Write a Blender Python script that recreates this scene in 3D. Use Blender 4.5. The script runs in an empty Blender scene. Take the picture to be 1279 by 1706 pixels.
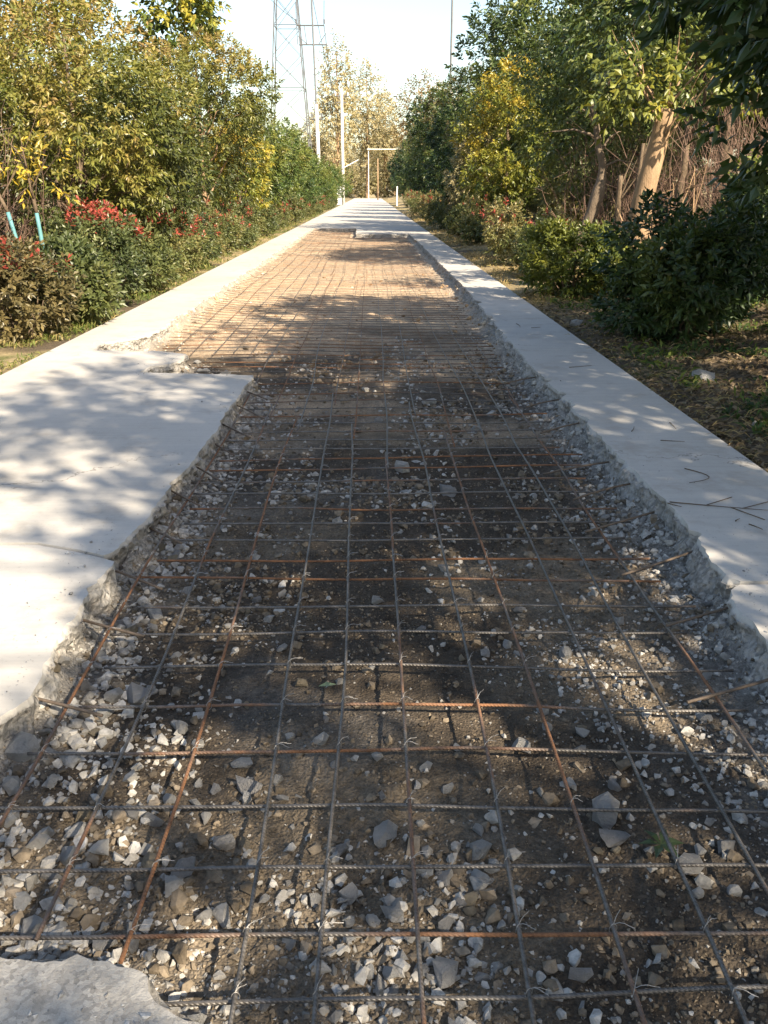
import bpy, bmesh, math, random
import numpy as np
from mathutils import Vector, Matrix
from mathutils.geometry import tessellate_polygon

R = math.radians
random.seed(7)
rng = np.random.default_rng(7)
scene = bpy.context.scene
COL = scene.collection

# ------------------------------------------------------------------ camera
FPX, PW, PH, CAMH = 1418.0, 1279.0, 1706.0, 1.60
PITCH, YAW = R(20.7), 0.0153
cam_d = bpy.data.cameras.new('camera')
cam = bpy.data.objects.new('camera', cam_d)
COL.objects.link(cam)
cam.location = (0, 0, CAMH)
cam.rotation_euler = (R(90) - PITCH, 0, -YAW)
cam_d.sensor_fit = 'VERTICAL'
cam_d.sensor_height = 24.0
cam_d.lens = 24.0 * FPX / PH
cam_d.clip_start, cam_d.clip_end = 0.05, 4000
scene.camera = cam

# ------------------------------------------------------------------ sky, sun, exposure
SUN_AZ, SUN_EL = R(141), R(36)
world = bpy.data.worlds.new('World')
scene.world = world
world.use_nodes = True
wn = world.node_tree
bg = wn.nodes['Background']
sky = wn.nodes.new('ShaderNodeTexSky')
sky.sky_type = 'NISHITA'
sky.sun_disc = False
sky.sun_elevation = SUN_EL
sky.sun_rotation = SUN_AZ
sky.air_density, sky.dust_density, sky.ozone_density = 1.2, 1.6, 0.0
wn.links.new(sky.outputs[0], bg.inputs[0])
bg.inputs[1].default_value = 0.088
TO_SUN = Vector((math.sin(SUN_AZ) * math.cos(SUN_EL), math.cos(SUN_AZ) * math.cos(SUN_EL), math.sin(SUN_EL)))
sun_d = bpy.data.lights.new('sun', 'SUN')
sun_d.energy = 5.0
sun_d.angle = R(0.55)
sun_d.color = (1.0, 0.86, 0.66)
sun = bpy.data.objects.new('sun', sun_d)
COL.objects.link(sun)
sun.rotation_euler = TO_SUN.to_track_quat('Z', 'Y').to_euler()
vs = scene.view_settings
vs.view_transform, vs.look, vs.gamma, vs.use_curve_mapping = 'Standard', 'None', 1.0, False
vs.exposure = 1.62
scene.cycles.max_bounces = 5
scene.cycles.diffuse_bounces = 2
scene.cycles.glossy_bounces = 2
scene.cycles.transmission_bounces = 3


# ------------------------------------------------------------------ helpers
def at(px, py, z):
    """point on the level z that the photograph shows at a pixel"""
    r, u = (px - 639.5) / FPX, -(py - 853.0) / FPX
    y = math.cos(PITCH) + u * math.sin(PITCH)
    dz = -math.sin(PITCH) + u * math.cos(PITCH)
    X = r * math.cos(YAW) + y * math.sin(YAW)
    Y = -r * math.sin(YAW) + y * math.cos(YAW)
    t = (z - CAMH) / dz
    return X * t, Y * t


def _hash(ix, iy, iz, seed):
    h = (ix.astype(np.int64) * 374761393 + iy.astype(np.int64) * 668265263 + iz.astype(np.int64) * 2147483647 + seed * 144665) & 0xFFFFFFFF
    h = ((h ^ (h >> 13)) * 1274126177) & 0xFFFFFFFF
    h = ((h ^ (h >> 16)) * 2246822519) & 0xFFFFFFFF
    return ((h ^ (h >> 15)) & 0xFFFF) / 65535.0


def vnoise(p, seed=0):
    p = np.asarray(p, float)
    if p.shape[-1] == 2:
        p = np.concatenate([p, np.zeros(p.shape[:-1] + (1,))], -1)
    i = np.floor(p).astype(np.int64)
    f = p - i
    f = f * f * (3 - 2 * f)
    out = 0
    for dx in (0, 1):
        wx = f[..., 0] if dx else 1 - f[..., 0]
        for dy in (0, 1):
            wy = f[..., 1] if dy else 1 - f[..., 1]
            for dz in (0, 1):
                wz = f[..., 2] if dz else 1 - f[..., 2]
                out = out + wx * wy * wz * _hash(i[..., 0] + dx, i[..., 1] + dy, i[..., 2] + dz, seed)
    return out


def fbm(p, oct=4, seed=0):
    a, s, t = 1.0, 0.0, 0.0
    p = np.asarray(p, float)
    for k in range(oct):
        s = s + a * vnoise(p, seed + k * 17)
        t += a
        a *= 0.5
        p = p * 2.03 + 3.7
    return s / t


def sstep(a, b, x):
    t = np.clip((np.asarray(x, float) - a) / (b - a), 0, 1)
    return t * t * (3 - 2 * t)


def mesh_np(name, V, F, col=None, smooth=False, side=None):
    """V (n,3); F an (m,k) array or a list of such arrays"""
    Fs = F if isinstance(F, list) else [F]
    Fs = [np.asarray(f, np.int32) for f in Fs if len(f)]
    V = np.asarray(V, np.float32)
    me = bpy.data.meshes.new(name)
    me.vertices.add(len(V))
    me.vertices.foreach_set('co', V.ravel())
    loops = np.concatenate([f.ravel() for f in Fs])
    tot = np.concatenate([np.full(len(f), f.shape[1], np.int32) for f in Fs])
    start = np.concatenate([[0], np.cumsum(tot)[:-1]]).astype(np.int32)
    me.loops.add(len(loops))
    me.loops.foreach_set('vertex_index', loops)
    me.polygons.add(len(tot))
    me.polygons.foreach_set('loop_start', start)
    me.polygons.foreach_set('loop_total', tot)
    me.polygons.foreach_set('use_smooth', np.full(len(tot), smooth, bool))
    me.update(calc_edges=True)
    if col is not None:
        a = me.attributes.new('Col', 'FLOAT_COLOR', 'POINT')
        c = np.ones((len(V), 4), np.float32)
        c[:, :3] = col
        a.data.foreach_set('color', c.ravel())
    if side is not None:
        a = me.attributes.new('side', 'FLOAT', 'POINT')
        a.data.foreach_set('value', np.asarray(side, np.float32))
    return me


def link(name, me, mat=None, parent=None, loc=(0, 0, 0), rz=0.0, sc=None):
    o = bpy.data.objects.new(name, me)
    COL.objects.link(o)
    if mat is not None and me is not None and not me.materials:
        me.materials.append(mat)
    o.location = loc
    o.rotation_euler = (0, 0, rz)
    if sc is not None:
        o.scale = (sc, sc, sc) if isinstance(sc, (int, float)) else sc
    if parent is not None:
        o.parent = parent
    return o


def tag(o, label=None, cat=None, group=None, kind=None):
    for k, v in (('label', label), ('category', cat), ('group', group), ('kind', kind)):
        if v:
            o[k] = v
    return o


def empty(name, loc=(0, 0, 0), rz=0.0, sc=1.0):
    o = bpy.data.objects.new(name, None)
    COL.objects.link(o)
    o.location = loc
    o.rotation_euler = (0, 0, rz)
    o.scale = (sc, sc, sc)
    return o


def tube(pts, rad, n=6, cap=True):
    P = np.asarray(pts, float)
    m = len(P)
    r = np.full(m, rad) if np.isscalar(rad) else np.asarray(rad, float)
    T = np.gradient(P, axis=0)
    T /= np.linalg.norm(T, axis=1)[:, None] + 1e-9
    ref = np.array([0, 0, 1.0]) if abs(T[:, 2]).mean() < 0.8 else np.array([1.0, 0, 0])
    A = np.cross(T, ref)
    A /= np.linalg.norm(A, axis=1)[:, None] + 1e-9
    B = np.cross(T, A)
    th = np.arange(n) * 2 * math.pi / n
    V = P[:, None] + r[:, None, None] * (A[:, None] * np.cos(th)[None, :, None] + B[:, None] * np.sin(th)[None, :, None])
    V = V.reshape(-1, 3)
    i, j = np.meshgrid(np.arange(m - 1), np.arange(n), indexing='ij')
    q = np.stack([i * n + j, i * n + (j + 1) % n, (i + 1) * n + (j + 1) % n, (i + 1) * n + j], -1).reshape(-1, 4)
    tri = np.zeros((0, 3), int)
    if cap:
        k = len(V)
        V = np.concatenate([V, P[:1], P[-1:]])
        jj = np.arange(n)
        a = np.stack([np.full(n, k), (jj + 1) % n, jj], -1)
        b = np.stack([np.full(n, k + 1), (m - 1) * n + jj, (m - 1) * n + (jj + 1) % n], -1)
        tri = np.concatenate([a, b])
    return V, q, tri


class Bag:
    """collects pieces into one mesh"""
    def __init__(s):
        s.V, s.Q, s.T, s.C, s.n = [], [], [], [], 0

    def add(s, V, Q=None, T=None, col=(1, 1, 1)):
        s.V.append(V)
        if Q is not None and len(Q):
            s.Q.append(np.asarray(Q) + s.n)
        if T is not None and len(T):
            s.T.append(np.asarray(T) + s.n)
        s.C.append(np.broadcast_to(np.asarray(col, float), (len(V), 3)))
        s.n += len(V)

    def tube(s, pts, rad, n=6, col=(1, 1, 1)):
        s.add(*tube(pts, rad, n), col=col)

    def box(s, c, h, col=(1, 1, 1), rz=0.0):
        v = np.array([[x, y, z] for x in (-1, 1) for y in (-1, 1) for z in (-1, 1)], float) * np.asarray(h, float)
        ca, sa = math.cos(rz), math.sin(rz)
        v = np.stack([v[:, 0] * ca - v[:, 1] * sa, v[:, 0] * sa + v[:, 1] * ca, v[:, 2]], -1) + np.asarray(c, float)
        q = [[0, 1, 3, 2], [4, 6, 7, 5], [0, 4, 5, 1], [2, 3, 7, 6], [0, 2, 6, 4], [1, 5, 7, 3]]
        s.add(v, q, None, col)

    def mesh(s, name, smooth=False):
        F = []
        if s.Q:
            F.append(np.concatenate(s.Q))
        if s.T:
            F.append(np.concatenate(s.T))
        return mesh_np(name, np.concatenate(s.V), F, np.concatenate(s.C), smooth)


# ------------------------------------------------------------------ materials
class NT:
    def __init__(s, name):
        s.m = bpy.data.materials.new(name)
        s.m.use_nodes = True
        s.t = s.m.node_tree
        s.b = s.t.nodes['Principled BSDF']
        s.out = s.t.nodes['Material Output']

    def n(s, typ, **kw):
        nd = s.t.nodes.new('ShaderNode' + typ)
        for k, v in kw.items():
            if k.startswith('_'):
                setattr(nd, k[1:], v)
            else:
                key = int(k[1:]) if k[0] == 'i' and k[1:].isdigit() else k.replace('__', ' ')
                s.put(nd.inputs[key], v)
        return nd

    def put(s, sock, v):
        if isinstance(v, bpy.types.NodeSocket):
            s.t.links.new(v, sock)
        elif isinstance(v, bpy.types.Node):
            s.t.links.new(v.outputs[0], sock)
        else:
            if hasattr(sock.default_value, '__len__') and hasattr(v, '__len__') and len(sock.default_value) == 4 and len(v) == 3:
                v = (*v, 1)
            sock.default_value = v

    def coord(s):
        return s.n('TexCoord').outputs['Object']

    def noise(s, scale, detail=4, rough=0.6, vec=None, out='Fac'):
        nd = s.n('TexNoise', Scale=scale, Detail=detail, Roughness=rough)
        s.put(nd.inputs['Vector'], vec if vec is not None else s.coord())
        return nd.outputs[out]

    def ramp(s, fac, stops):
        nd = s.n('ValToRGB')
        s.put(nd.inputs[0], fac)
        el = nd.color_ramp.elements
        while len(el) < len(stops):
            el.new(0.5)
        for e, (p, c) in zip(el, stops):
            e.position = p
            e.color = (*c, 1) if hasattr(c, '__len__') else (c, c, c, 1)
        return nd.outputs[0]

    def mix(s, fac, a, b, mode='MIX'):
        nd = s.n('Mix', _data_type='RGBA', _blend_type=mode)
        s.put(nd.inputs[0], fac)
        s.put(nd.inputs[6], a)
        s.put(nd.inputs[7], b)
        return nd.outputs[2]

    def math(s, op, a, b=0.0):
        nd = s.n('Math', _operation=op)
        s.put(nd.inputs[0], a)
        s.put(nd.inputs[1], b)
        return nd.outputs[0]

    def attr(s, name, out='Color'):
        return s.n('Attribute', _attribute_name=name).outputs[out]

    def bump(s, h, strength=0.5, dist=0.01, normal=None):
        nd = s.n('Bump', Strength=strength, Distance=dist, Height=h)
        if normal is not None:
            s.put(nd.inputs['Normal'], normal)
        return nd.outputs[0]

    def fin(s, color, rough=0.9, normal=None, spec=0.3, metal=0.0):
        s.put(s.b.inputs['Base Color'], color)
        s.put(s.b.inputs['Roughness'], rough)
        s.put(s.b.inputs['Metallic'], metal)
        s.put(s.b.inputs['Specular IOR Level'], spec)
        if normal is not None:
            s.put(s.b.inputs['Normal'], normal)
        return s.m


def mat_concrete(name='concrete', grit=False):
    t = NT(name)
    v = t.coord()
    big = t.noise(1.1, 5, 0.6, v)
    c = t.ramp(big, [(0.3, (0.36, 0.342, 0.315)), (0.55, (0.43, 0.41, 0.38)), (0.75, (0.48, 0.46, 0.43))])
    mp = t.n('Mapping', Vector=v, Scale=(1.2, 16, 4))
    st = t.noise(2.0, 5, 0.65, mp.outputs[0])
    c = t.mix(t.ramp(st, [(0.42, 0.0), (0.66, 0.24)]), c, (0.28, 0.274, 0.263))
    sp = t.noise(55, 3, 0.6, v)
    c = t.mix(t.ramp(sp, [(0.60, 0.0), (0.72, 0.4)]), c, (0.19, 0.175, 0.155))
    bl = t.noise(0.55, 6, 0.72, v)
    c = t.mix(t.ramp(bl, [(0.48, 0.0), (0.66, 0.5)]), c, (0.27, 0.25, 0.215))
    dirt = t.noise(3.3, 6, 0.7, v)
    c = t.mix(t.ramp(dirt, [(0.52, 0.0), (0.75, 0.55)]), c, (0.245, 0.215, 0.175))
    vd = t.n('VectorMath', _operation='ADD', i0=v)
    t.put(vd.inputs[1], t.n('VectorMath', _operation='SCALE', i0=t.noise(1.7, 5, 0.65, v, 'Color'), Scale=0.9).outputs[0])
    ck = t.n('TexVoronoi', _feature='DISTANCE_TO_EDGE', Vector=vd.outputs[0], Scale=0.55)
    crack = t.math('MULTIPLY', t.ramp(ck.outputs['Distance'], [(0.0, 1.0), (0.0045, 0.0)]), t.ramp(t.noise(0.7, 3, 0.5, v), [(0.50, 0.0), (0.58, 0.8)]))
    c = t.mix(crack, c, (0.12, 0.11, 0.10))
    if grit:        # worn surface with the sand and stones showing
        vg = t.n('TexVoronoi', Vector=v, Scale=110.0)
        g = t.ramp(t.n('SeparateColor', Color=vg.outputs['Color']).outputs[0], [(0.0, 0.55), (0.5, 0.95), (1.0, 1.25)])
        c = t.mix(t.ramp(t.noise(9, 5, 0.7, v), [(0.35, 0.15), (0.6, 0.9)]), c, t.mix(1.0, c, g, 'MULTIPLY'))
        c = t.mix(t.ramp(t.noise(5.5, 6, 0.75, v), [(0.50, 0.0), (0.66, 0.7)]), c, (0.24, 0.215, 0.18))
    # broken faces: stones set in mortar
    vo = t.n('TexVoronoi', Vector=v, Scale=34.0)
    vo2 = t.n('TexVoronoi', Vector=v, Scale=75.0)
    sc = t.ramp(vo.outputs['Distance'], [(0.15, (0.34, 0.30, 0.25)), (0.5, (0.30, 0.285, 0.265)), (0.8, (0.21, 0.198, 0.18))])
    sc = t.mix(1.0, sc, t.ramp(t.n('SeparateColor', Color=vo2.outputs['Color']).outputs[0], [(0.0, 0.6), (1.0, 1.25)]), 'MULTIPLY')
    sc = t.mix(t.ramp(t.noise(7, 5, 0.65, v), [(0.46, 0.0), (0.62, 0.8)]), sc, (0.40, 0.385, 0.365))
    side = t.attr('side', 'Fac')
    sidef = t.ramp(t.math('ADD', side, t.math('MULTIPLY', t.math('SUBTRACT', t.noise(26, 3, 0.6, v), 0.5), 0.7)), [(0.3, 0.0), (0.6, 1.0)])
    c = t.mix(sidef, c, sc)
    fine = t.noise(160, 4, 0.7, v)
    b1 = t.bump(t.math('ADD', t.math('MULTIPLY', st, 0.5), t.math('MULTIPLY', fine, 0.4)), 0.35, 0.006)
    if grit:
        b1 = t.bump(t.math('ADD', t.noise(45, 6, 0.8, v), t.math('MULTIPLY', t.noise(8, 4, 0.6, v), 2.0)), 0.8, 0.012, b1)
    b2 = t.bump(t.math('ADD', vo.outputs['Distance'], t.noise(30, 6, 0.75, v)), t.math('MULTIPLY', sidef, 0.9), 0.02, b1)
    return t.fin(c, 0.88, b2, 0.25)


def mat_soil():
    t = NT('soil')
    v = t.coord()
    base = t.attr('Col')
    n1 = t.noise(9, 6, 0.7, v)
    n2 = t.noise(70, 5, 0.75, v)
    c = t.mix(1.0, base, t.ramp(n1, [(0.25, 0.55), (0.5, 0.95), (0.75, 1.4)]), 'MULTIPLY')
    c = t.mix(1.0, c, t.ramp(n2, [(0.3, 0.55), (0.5, 1.0), (0.72, 1.6)]), 'MULTIPLY')
    vo = t.n('TexVoronoi', Vector=v, Scale=55.0, Randomness=1.0)
    grit = t.ramp(vo.outputs['Distance'], [(0.12, 1.0), (0.24, 0.0)])
    gm = t.math('MULTIPLY', grit, t.ramp(t.noise(4.5, 4, 0.6, v), [(0.45, 0.0), (0.62, 0.8)]))
    c = t.mix(gm, c, t.ramp(t.n('SeparateColor', Color=vo.outputs['Color']).outputs[0], [(0.0, (0.10, 0.085, 0.07)), (0.6, (0.24, 0.22, 0.19)), (1.0, (0.40, 0.39, 0.38))]), 'MIX')
    vo3 = t.n('TexVoronoi', Vector=v, Scale=120.0)
    h = t.math('ADD', t.math('MULTIPLY', n2, 1.0), t.math('MULTIPLY', vo3.outputs['Distance'], -0.7))
    h = t.math('ADD', h, t.math('MULTIPLY', gm, 0.7))
    return t.fin(c, 0.92, t.bump(h, 0.9, 0.012), 0.2)


def mat_ground():
    t = NT('verge_earth')
    v = t.coord()
    c = t.mix(1.0, t.attr('Col'), t.ramp(t.noise(3.0, 7, 0.7, v), [(0.25, 0.5), (0.5, 0.95), (0.75, 1.45)]), 'MULTIPLY')
    c = t.mix(1.0, c, t.ramp(t.noise(45, 5, 0.75, v), [(0.3, 0.5), (0.5, 1.0), (0.72, 1.6)]), 'MULTIPLY')
    return t.fin(c, 0.95, t.bump(t.noise(60, 6, 0.8, v), 0.9, 0.03), 0.15)


def mat_stone(name, rough=0.9, var=0.35):
    t = NT(name)
    v = t.coord()
    c = t.mix(1.0, t.attr('Col'), t.ramp(t.noise(38, 5, 0.7, v), [(0.25, 1 - var), (0.5, 1.0), (0.75, 1 + var)]), 'MULTIPLY')
    return t.fin(c, rough, t.bump(t.noise(60, 4, 0.7, v), 0.5, 0.01), 0.2)


def mat_chunk(name, a, b):
    t = NT(name)
    v = t.coord()
    ri = t.n('ObjectInfo').outputs['Random']
    c = t.mix(ri, a, b)
    c = t.mix(1.0, c, t.ramp(t.noise(2.2, 6, 0.7, v), [(0.25, 0.8), (0.5, 1.0), (0.75, 1.15)]), 'MULTIPLY')
    c = t.mix(t.ramp(t.noise(3.1, 5, 0.7, v), [(0.56, 0.0), (0.74, 0.55)]), c, (0.19, 0.165, 0.135))
    return t.fin(c, 0.92, t.bump(t.noise(7, 6, 0.75, v), 0.8, 0.12), 0.2)


def mat_rebar():
    t = NT('rebar_steel')
    v = t.coord()
    ri = t.n('ObjectInfo').outputs['Random']
    sh = t.math('MULTIPLY', ri, 37.0)
    vv = t.n('VectorMath', _operation='ADD', i0=v)
    comb = t.n('CombineXYZ', X=sh, Y=sh, Z=0.0)
    t.put(vv.inputs[1], comb.outputs[0])
    n1 = t.noise(1.4, 5, 0.62, vv.outputs[0])
    f = t.math('ADD', n1, t.math('MULTIPLY', t.math('SUBTRACT', ri, 0.5), 0.30))
    steel = t.ramp(t.noise(40, 3, 0.6, v), [(0.3, (0.065, 0.059, 0.053)), (0.7, (0.15, 0.138, 0.127))])
    rust = t.ramp(t.noise(25, 4, 0.7, v), [(0.3, (0.09, 0.045, 0.024)), (0.7, (0.25, 0.115, 0.05))])
    rf = t.ramp(f, [(0.48, 0.0), (0.62, 1.0)])
    c = t.mix(rf, steel, rust)
    w = t.n('TexWave', _bands_direction='DIAGONAL', Scale=58.0, Distortion=0.0)
    t.put(w.inputs['Vector'], v)
    nrm = t.bump(w.outputs['Fac'], 0.45, 0.003)
    t.fin(c, t.mix(rf, (0.42,) * 3, (0.85,) * 3), nrm, 0.5)
    t.put(t.b.inputs['Metallic'], t.math('MULTIPLY', t.math('SUBTRACT', 1.0, rf), 0.25))
    return t.m


def mat_plain(name, color, rough=0.8, metal=0.0, var=0.25, scale=8.0, bump=0.3, spec=0.3):
    t = NT(name)
    v = t.coord()
    n1 = t.noise(scale, 5, 0.65, v)
    c = t.mix(1.0, color, t.ramp(n1, [(0.25, 1 - var), (0.5, 1.0), (0.75, 1 + var)]), 'MULTIPLY')
    return t.fin(c, rough, t.bump(n1, bump, 0.02), spec, metal)


def mat_leaf(name, transl=0.28, rough=0.42, spec=0.45):
    t = NT(name)
    col = t.attr('Col')
    t.fin(col, rough, None, spec)
    tr = t.n('BsdfTranslucent')
    t.put(tr.inputs['Color'], t.mix(0.5, col, t.mix(1.0, col, (1.5, 1.5, 0.6), 'MULTIPLY')))
    mx = t.n('MixShader')
    mx.inputs[0].default_value = transl
    t.put(mx.inputs[1], t.b.outputs[0])
    t.put(mx.inputs[2], tr.outputs[0])
    t.put(t.out.inputs['Surface'], mx.outputs[0])
    return t.m


def mat_bark(name, a, b, scale=6.0):
    t = NT(name)
    v = t.coord()
    mp = t.n('Mapping', Vector=v, Scale=(1, 1, 0.35))
    n1 = t.noise(scale, 6, 0.7, mp.outputs[0])
    c = t.ramp(n1, [(0.3, a), (0.7, b)])
    return t.fin(c, 0.92, t.bump(t.noise(scale * 4, 6, 0.75, mp.outputs[0]), 0.8, 0.03), 0.15)


M_CON = mat_concrete()
M_CON_ROUGH = mat_concrete('worn_concrete', True)
M_SOIL = mat_soil()
M_GROUND = mat_ground()
M_RUB = mat_stone('rubble_stone', 0.9, 0.5)
M_CHUNK_W = mat_chunk('concrete_chunk_pale', (0.40, 0.39, 0.375), (0.54, 0.53, 0.51))
M_CHUNK_G = mat_chunk('concrete_chunk_grey', (0.29, 0.28, 0.27), (0.42, 0.41, 0.40))
M_CHUNK_T = mat_chunk('stone_tan', (0.25, 0.21, 0.15), (0.36, 0.31, 0.23))
M_REBAR = mat_rebar()
M_DOWEL = mat_plain('dowel_steel', (0.12, 0.092, 0.07), 0.7, 0.1, 0.4, 30)
M_WIRE = mat_plain('tie_wire_steel', (0.26, 0.25, 0.24), 0.5, 0.5, 0.2, 60)
M_LEAF = mat_leaf('leaf_matte')
M_LEAF_G = mat_leaf('leaf_glossy', 0.24, 0.42, 0.35)
M_GRASS = mat_leaf('grass_blade', 0.25, 0.6, 0.2)
M_BARK = mat_bark('bark_brown', (0.07, 0.05, 0.035), (0.20, 0.15, 0.10))
M_BARK_PALE = mat_bark('bark_pale', (0.19, 0.125, 0.075), (0.37, 0.255, 0.155), 4.0)
M_BARK_GREY = mat_bark('bark_grey', (0.09, 0.068, 0.048), (0.22, 0.17, 0.125), 5.0)
M_TWIG = mat_bark('dry_twig', (0.09, 0.06, 0.045), (0.20, 0.13, 0.10), 3.0)
M_STEEL = mat_plain('galvanised_steel', (0.13, 0.133, 0.14), 0.5, 0.4, 0.15, 3)
M_POLE = mat_plain('spun_concrete_pole', (0.58, 0.56, 0.52), 0.85, 0, 0.15, 3)
M_WHITE = mat_plain('white_paint', (0.75, 0.75, 0.73), 0.6, 0, 0.1, 3)
M_TURQ = mat_plain('turquoise_paint', (0.09, 0.22, 0.235), 0.6, 0, 0.25, 9)
M_CABLE = mat_plain('cable', (0.10, 0.10, 0.11), 0.6, 0.2, 0.1, 3)

# ------------------------------------------------------------------ ground
X_L, X_R = -3.0, 2.10            # outer edges of the concrete road


def gheight(x, y):
    x, y = np.asarray(x, float), np.asarray(y, float)
    p = np.stack([x, y], -1)
    right = 0.165 + 0.55 * sstep(2.6, 6.5, x) + 0.03 * sstep(2.1, 2.5, x)
    left = 0.165 + 0.12 * sstep(3.4, 6.0, -x)
    z = np.where(x > 0, right, left)
    z = z + (fbm(p * 1.3, 3, 5) - 0.5) * 0.10 * sstep(0.0, 0.9, np.maximum(x - X_R, X_L - x))
    z = z + (fbm(p * 6.0, 3, 9) - 0.5) * 0.05 * sstep(0.0, 0.3, np.maximum(x - X_R, X_L - x))
    inside = sstep(0.02, 0.16, np.minimum(x - X_L, X_R - x))
    return z * (1 - inside) + (-0.16) * inside


def gz(x, y):
    return float(gheight(np.array([x]), np.array([y]))[0])


def axis(parts):
    out = []
    for a, b, s in parts:
        out.append(np.arange(a, b, s))
    return np.unique(np.round(np.concatenate(out), 4))


gx = axis([(-600, -60, 60), (-60, -12, 4), (-12, -5, 0.5), (-5, -2.7, 0.05), (-2.7, 1.9, 0.5), (1.9, 5.0, 0.05), (5, 12, 0.4), (12, 60, 4), (60, 601, 60)])
gy = axis([(-60, -8, 4), (-8, 2, 0.4), (2, 13, 0.07), (13, 30, 0.2), (30, 80, 1.0), (80, 200, 6), (200, 1500, 100)])
GX, GY = np.meshgrid(gx, gy, indexing='ij')
GZ = gheight(GX, GY)
P2 = np.stack([GX, GY], -1)
dry_noise = fbm(P2 * 0.9, 4, 21)  # patches of dry tan grass against brown litter
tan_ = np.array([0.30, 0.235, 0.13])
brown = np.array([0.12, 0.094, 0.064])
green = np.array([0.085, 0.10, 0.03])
wt = np.where(GX > 0, sstep(10.0, 13.0, GY), 1.0) * sstep(0.30, 0.55, dry_noise + np.where(GX > 0, 0.08, 0.0))
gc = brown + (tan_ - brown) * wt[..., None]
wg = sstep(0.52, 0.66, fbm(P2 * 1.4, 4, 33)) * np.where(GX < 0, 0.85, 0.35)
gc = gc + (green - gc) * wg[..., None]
nx, ny = GX.shape
ii, jj = np.meshgrid(np.arange(nx - 1), np.arange(ny - 1), indexing='ij')
Q = np.stack([ii * ny + jj, (ii + 1) * ny + jj, (ii + 1) * ny + jj + 1, ii * ny + jj + 1], -1).reshape(-1, 4)
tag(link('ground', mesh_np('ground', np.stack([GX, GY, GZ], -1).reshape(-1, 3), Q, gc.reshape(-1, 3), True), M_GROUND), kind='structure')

# ------------------------------------------------------------------ concrete slabs
# outline points (x, y, broken) counter-clockwise; `broken` is 1 where the edge that starts there was hammered off
SLABS = {
    'left_panel': [(-3.0, 3.37, 0), (-1.42, 3.36, 0), (-1.22, 3.28, 0), (-1.10, 3.22, 1), (-1.06, 3.30, 1), (-1.03, 3.61, 1), (-0.985, 4.64, 1), (-0.97, 5.53, 1), (-0.95, 6.86, 1),
                   (-1.25, 6.90, 1), (-1.92, 6.98, 1), (-1.88, 7.25, 1), (-1.66, 7.42, 1), (-1.70, 7.82, 1), (-1.95, 7.98, 1), (-2.42, 8.02, 0), (-3.0, 8.02, 0)],
    'left_near_panel': [(-3.0, 1.75, 1), (-1.32, 1.78, 1), (-1.12, 1.95, 1), (-1.03, 2.17, 1), (-1.05, 2.53, 1), (-1.06, 2.9, 1), (-1.045, 3.17, 0), (-1.11, 3.208, 0), (-1.225, 3.268, 0), (-1.42, 3.348, 0), (-3.0, 3.358, 0)],
    'left_strip': [(-3.0, 8.032, 0), (-2.60, 8.032, 1), (-2.62, 8.45, 1), (-2.36, 8.75, 1), (-2.26, 9.3, 1), (-2.27, 14.1, 1), (-2.25, 22.0, 1), (-2.25, 35.6, 0), (-3.0, 35.6, 0)],
    'corner_panel': [(-3.0, -2.0, 0), (-0.25, -2.0, 1), (-0.27, 1.03, 1), (-0.322, 1.109, 1), (-0.354, 1.135, 1), (-0.40, 1.164, 1), (-0.445, 1.193, 1), (-0.495, 1.231, 1), (-0.545, 1.252, 1), (-0.62, 1.272, 1), (-0.74, 1.268, 1), (-1.05, 1.28, 1), (-1.6, 1.25, 1), (-3.0, 1.27, 0)],
    'right_near_strip': [(1.30, -2.0, 0), (2.1, -2.0, 0), (2.1, 2.93, 0), (1.40, 2.915, 1), (1.35, 2.87, 1), (1.325, 2.80, 1), (1.31, 2.45, 1), (1.28, 1.2, 1)],
    'right_strip': [(1.41, 2.935, 0), (2.1, 2.945, 0), (2.1, 30.6, 0), (1.33, 30.6, 1), (1.40, 24.0, 1), (1.45, 13.2, 1), (1.38, 9.0, 1), (1.37, 7.4, 1), (1.39, 5.2, 1), (1.42, 3.7, 1), (1.365, 2.98, 1)],
    'far_road': [(-0.50, 30.9, 1), (1.33, 30.62, 0), (2.1, 30.62, 0), (2.1, 175.0, 0), (-3.0, 175.0, 0), (-3.0, 35.62, 0), (-2.25, 35.62, 1), (-0.55, 35.5, 1)],
}
SLAB_LABEL = {
    'left_panel': ('road_slab', 'wide pale concrete slab left of the rebar with square far corner'),
    'left_near_panel': ('road_slab', 'pale concrete slab at left frame edge in front of the joint'),
    'left_strip': ('road_slab', 'long narrow sunlit concrete strip beside the left shrubs'),
    'corner_panel': ('road_slab', 'broken concrete slab corner at the bottom left of the picture'),
    'right_near_strip': ('road_slab', 'concrete strip at right frame edge in front of the spalled joint'),
    'right_strip': ('road_slab', 'long narrow concrete strip along the right verge'),
    'far_road': ('road', 'unbroken concrete road running on to the distance'),
}


def resample(poly):
    P, B = [], []
    n = len(poly)
    for k in range(n):
        x0, y0, b = poly[k]
        x1, y1, _ = poly[(k + 1) % n]
        L = math.hypot(x1 - x0, y1 - y0)
        ym = min(y0, y1)
        step = (0.022 + max(0.0, ym - 3) * 0.006) if b else max(0.4, L / 6)
        if b and y1 != y0 and abs(y1 - y0) > 6:     # long edge: steps grow with distance
            ts, t = [], 0.0
            ya, yb = (y0, y1)
            while t < 1:
                ts.append(t)
                yc = ya + (yb - ya) * t
                t += (0.022 + max(0.0, yc - 3) * 0.006) / L
        else:
            m = max(1, int(round(L / step)))
            ts = [i / m for i in range(m)]
        for t in ts:
            P.append((x0 + (x1 - x0) * t, y0 + (y1 - y0) * t))
            B.append(1.0 if (b and 0 < t) else (1.0 if b and poly[k - 1][2] else 0.0))
    return np.array(P), np.array(B)


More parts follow.
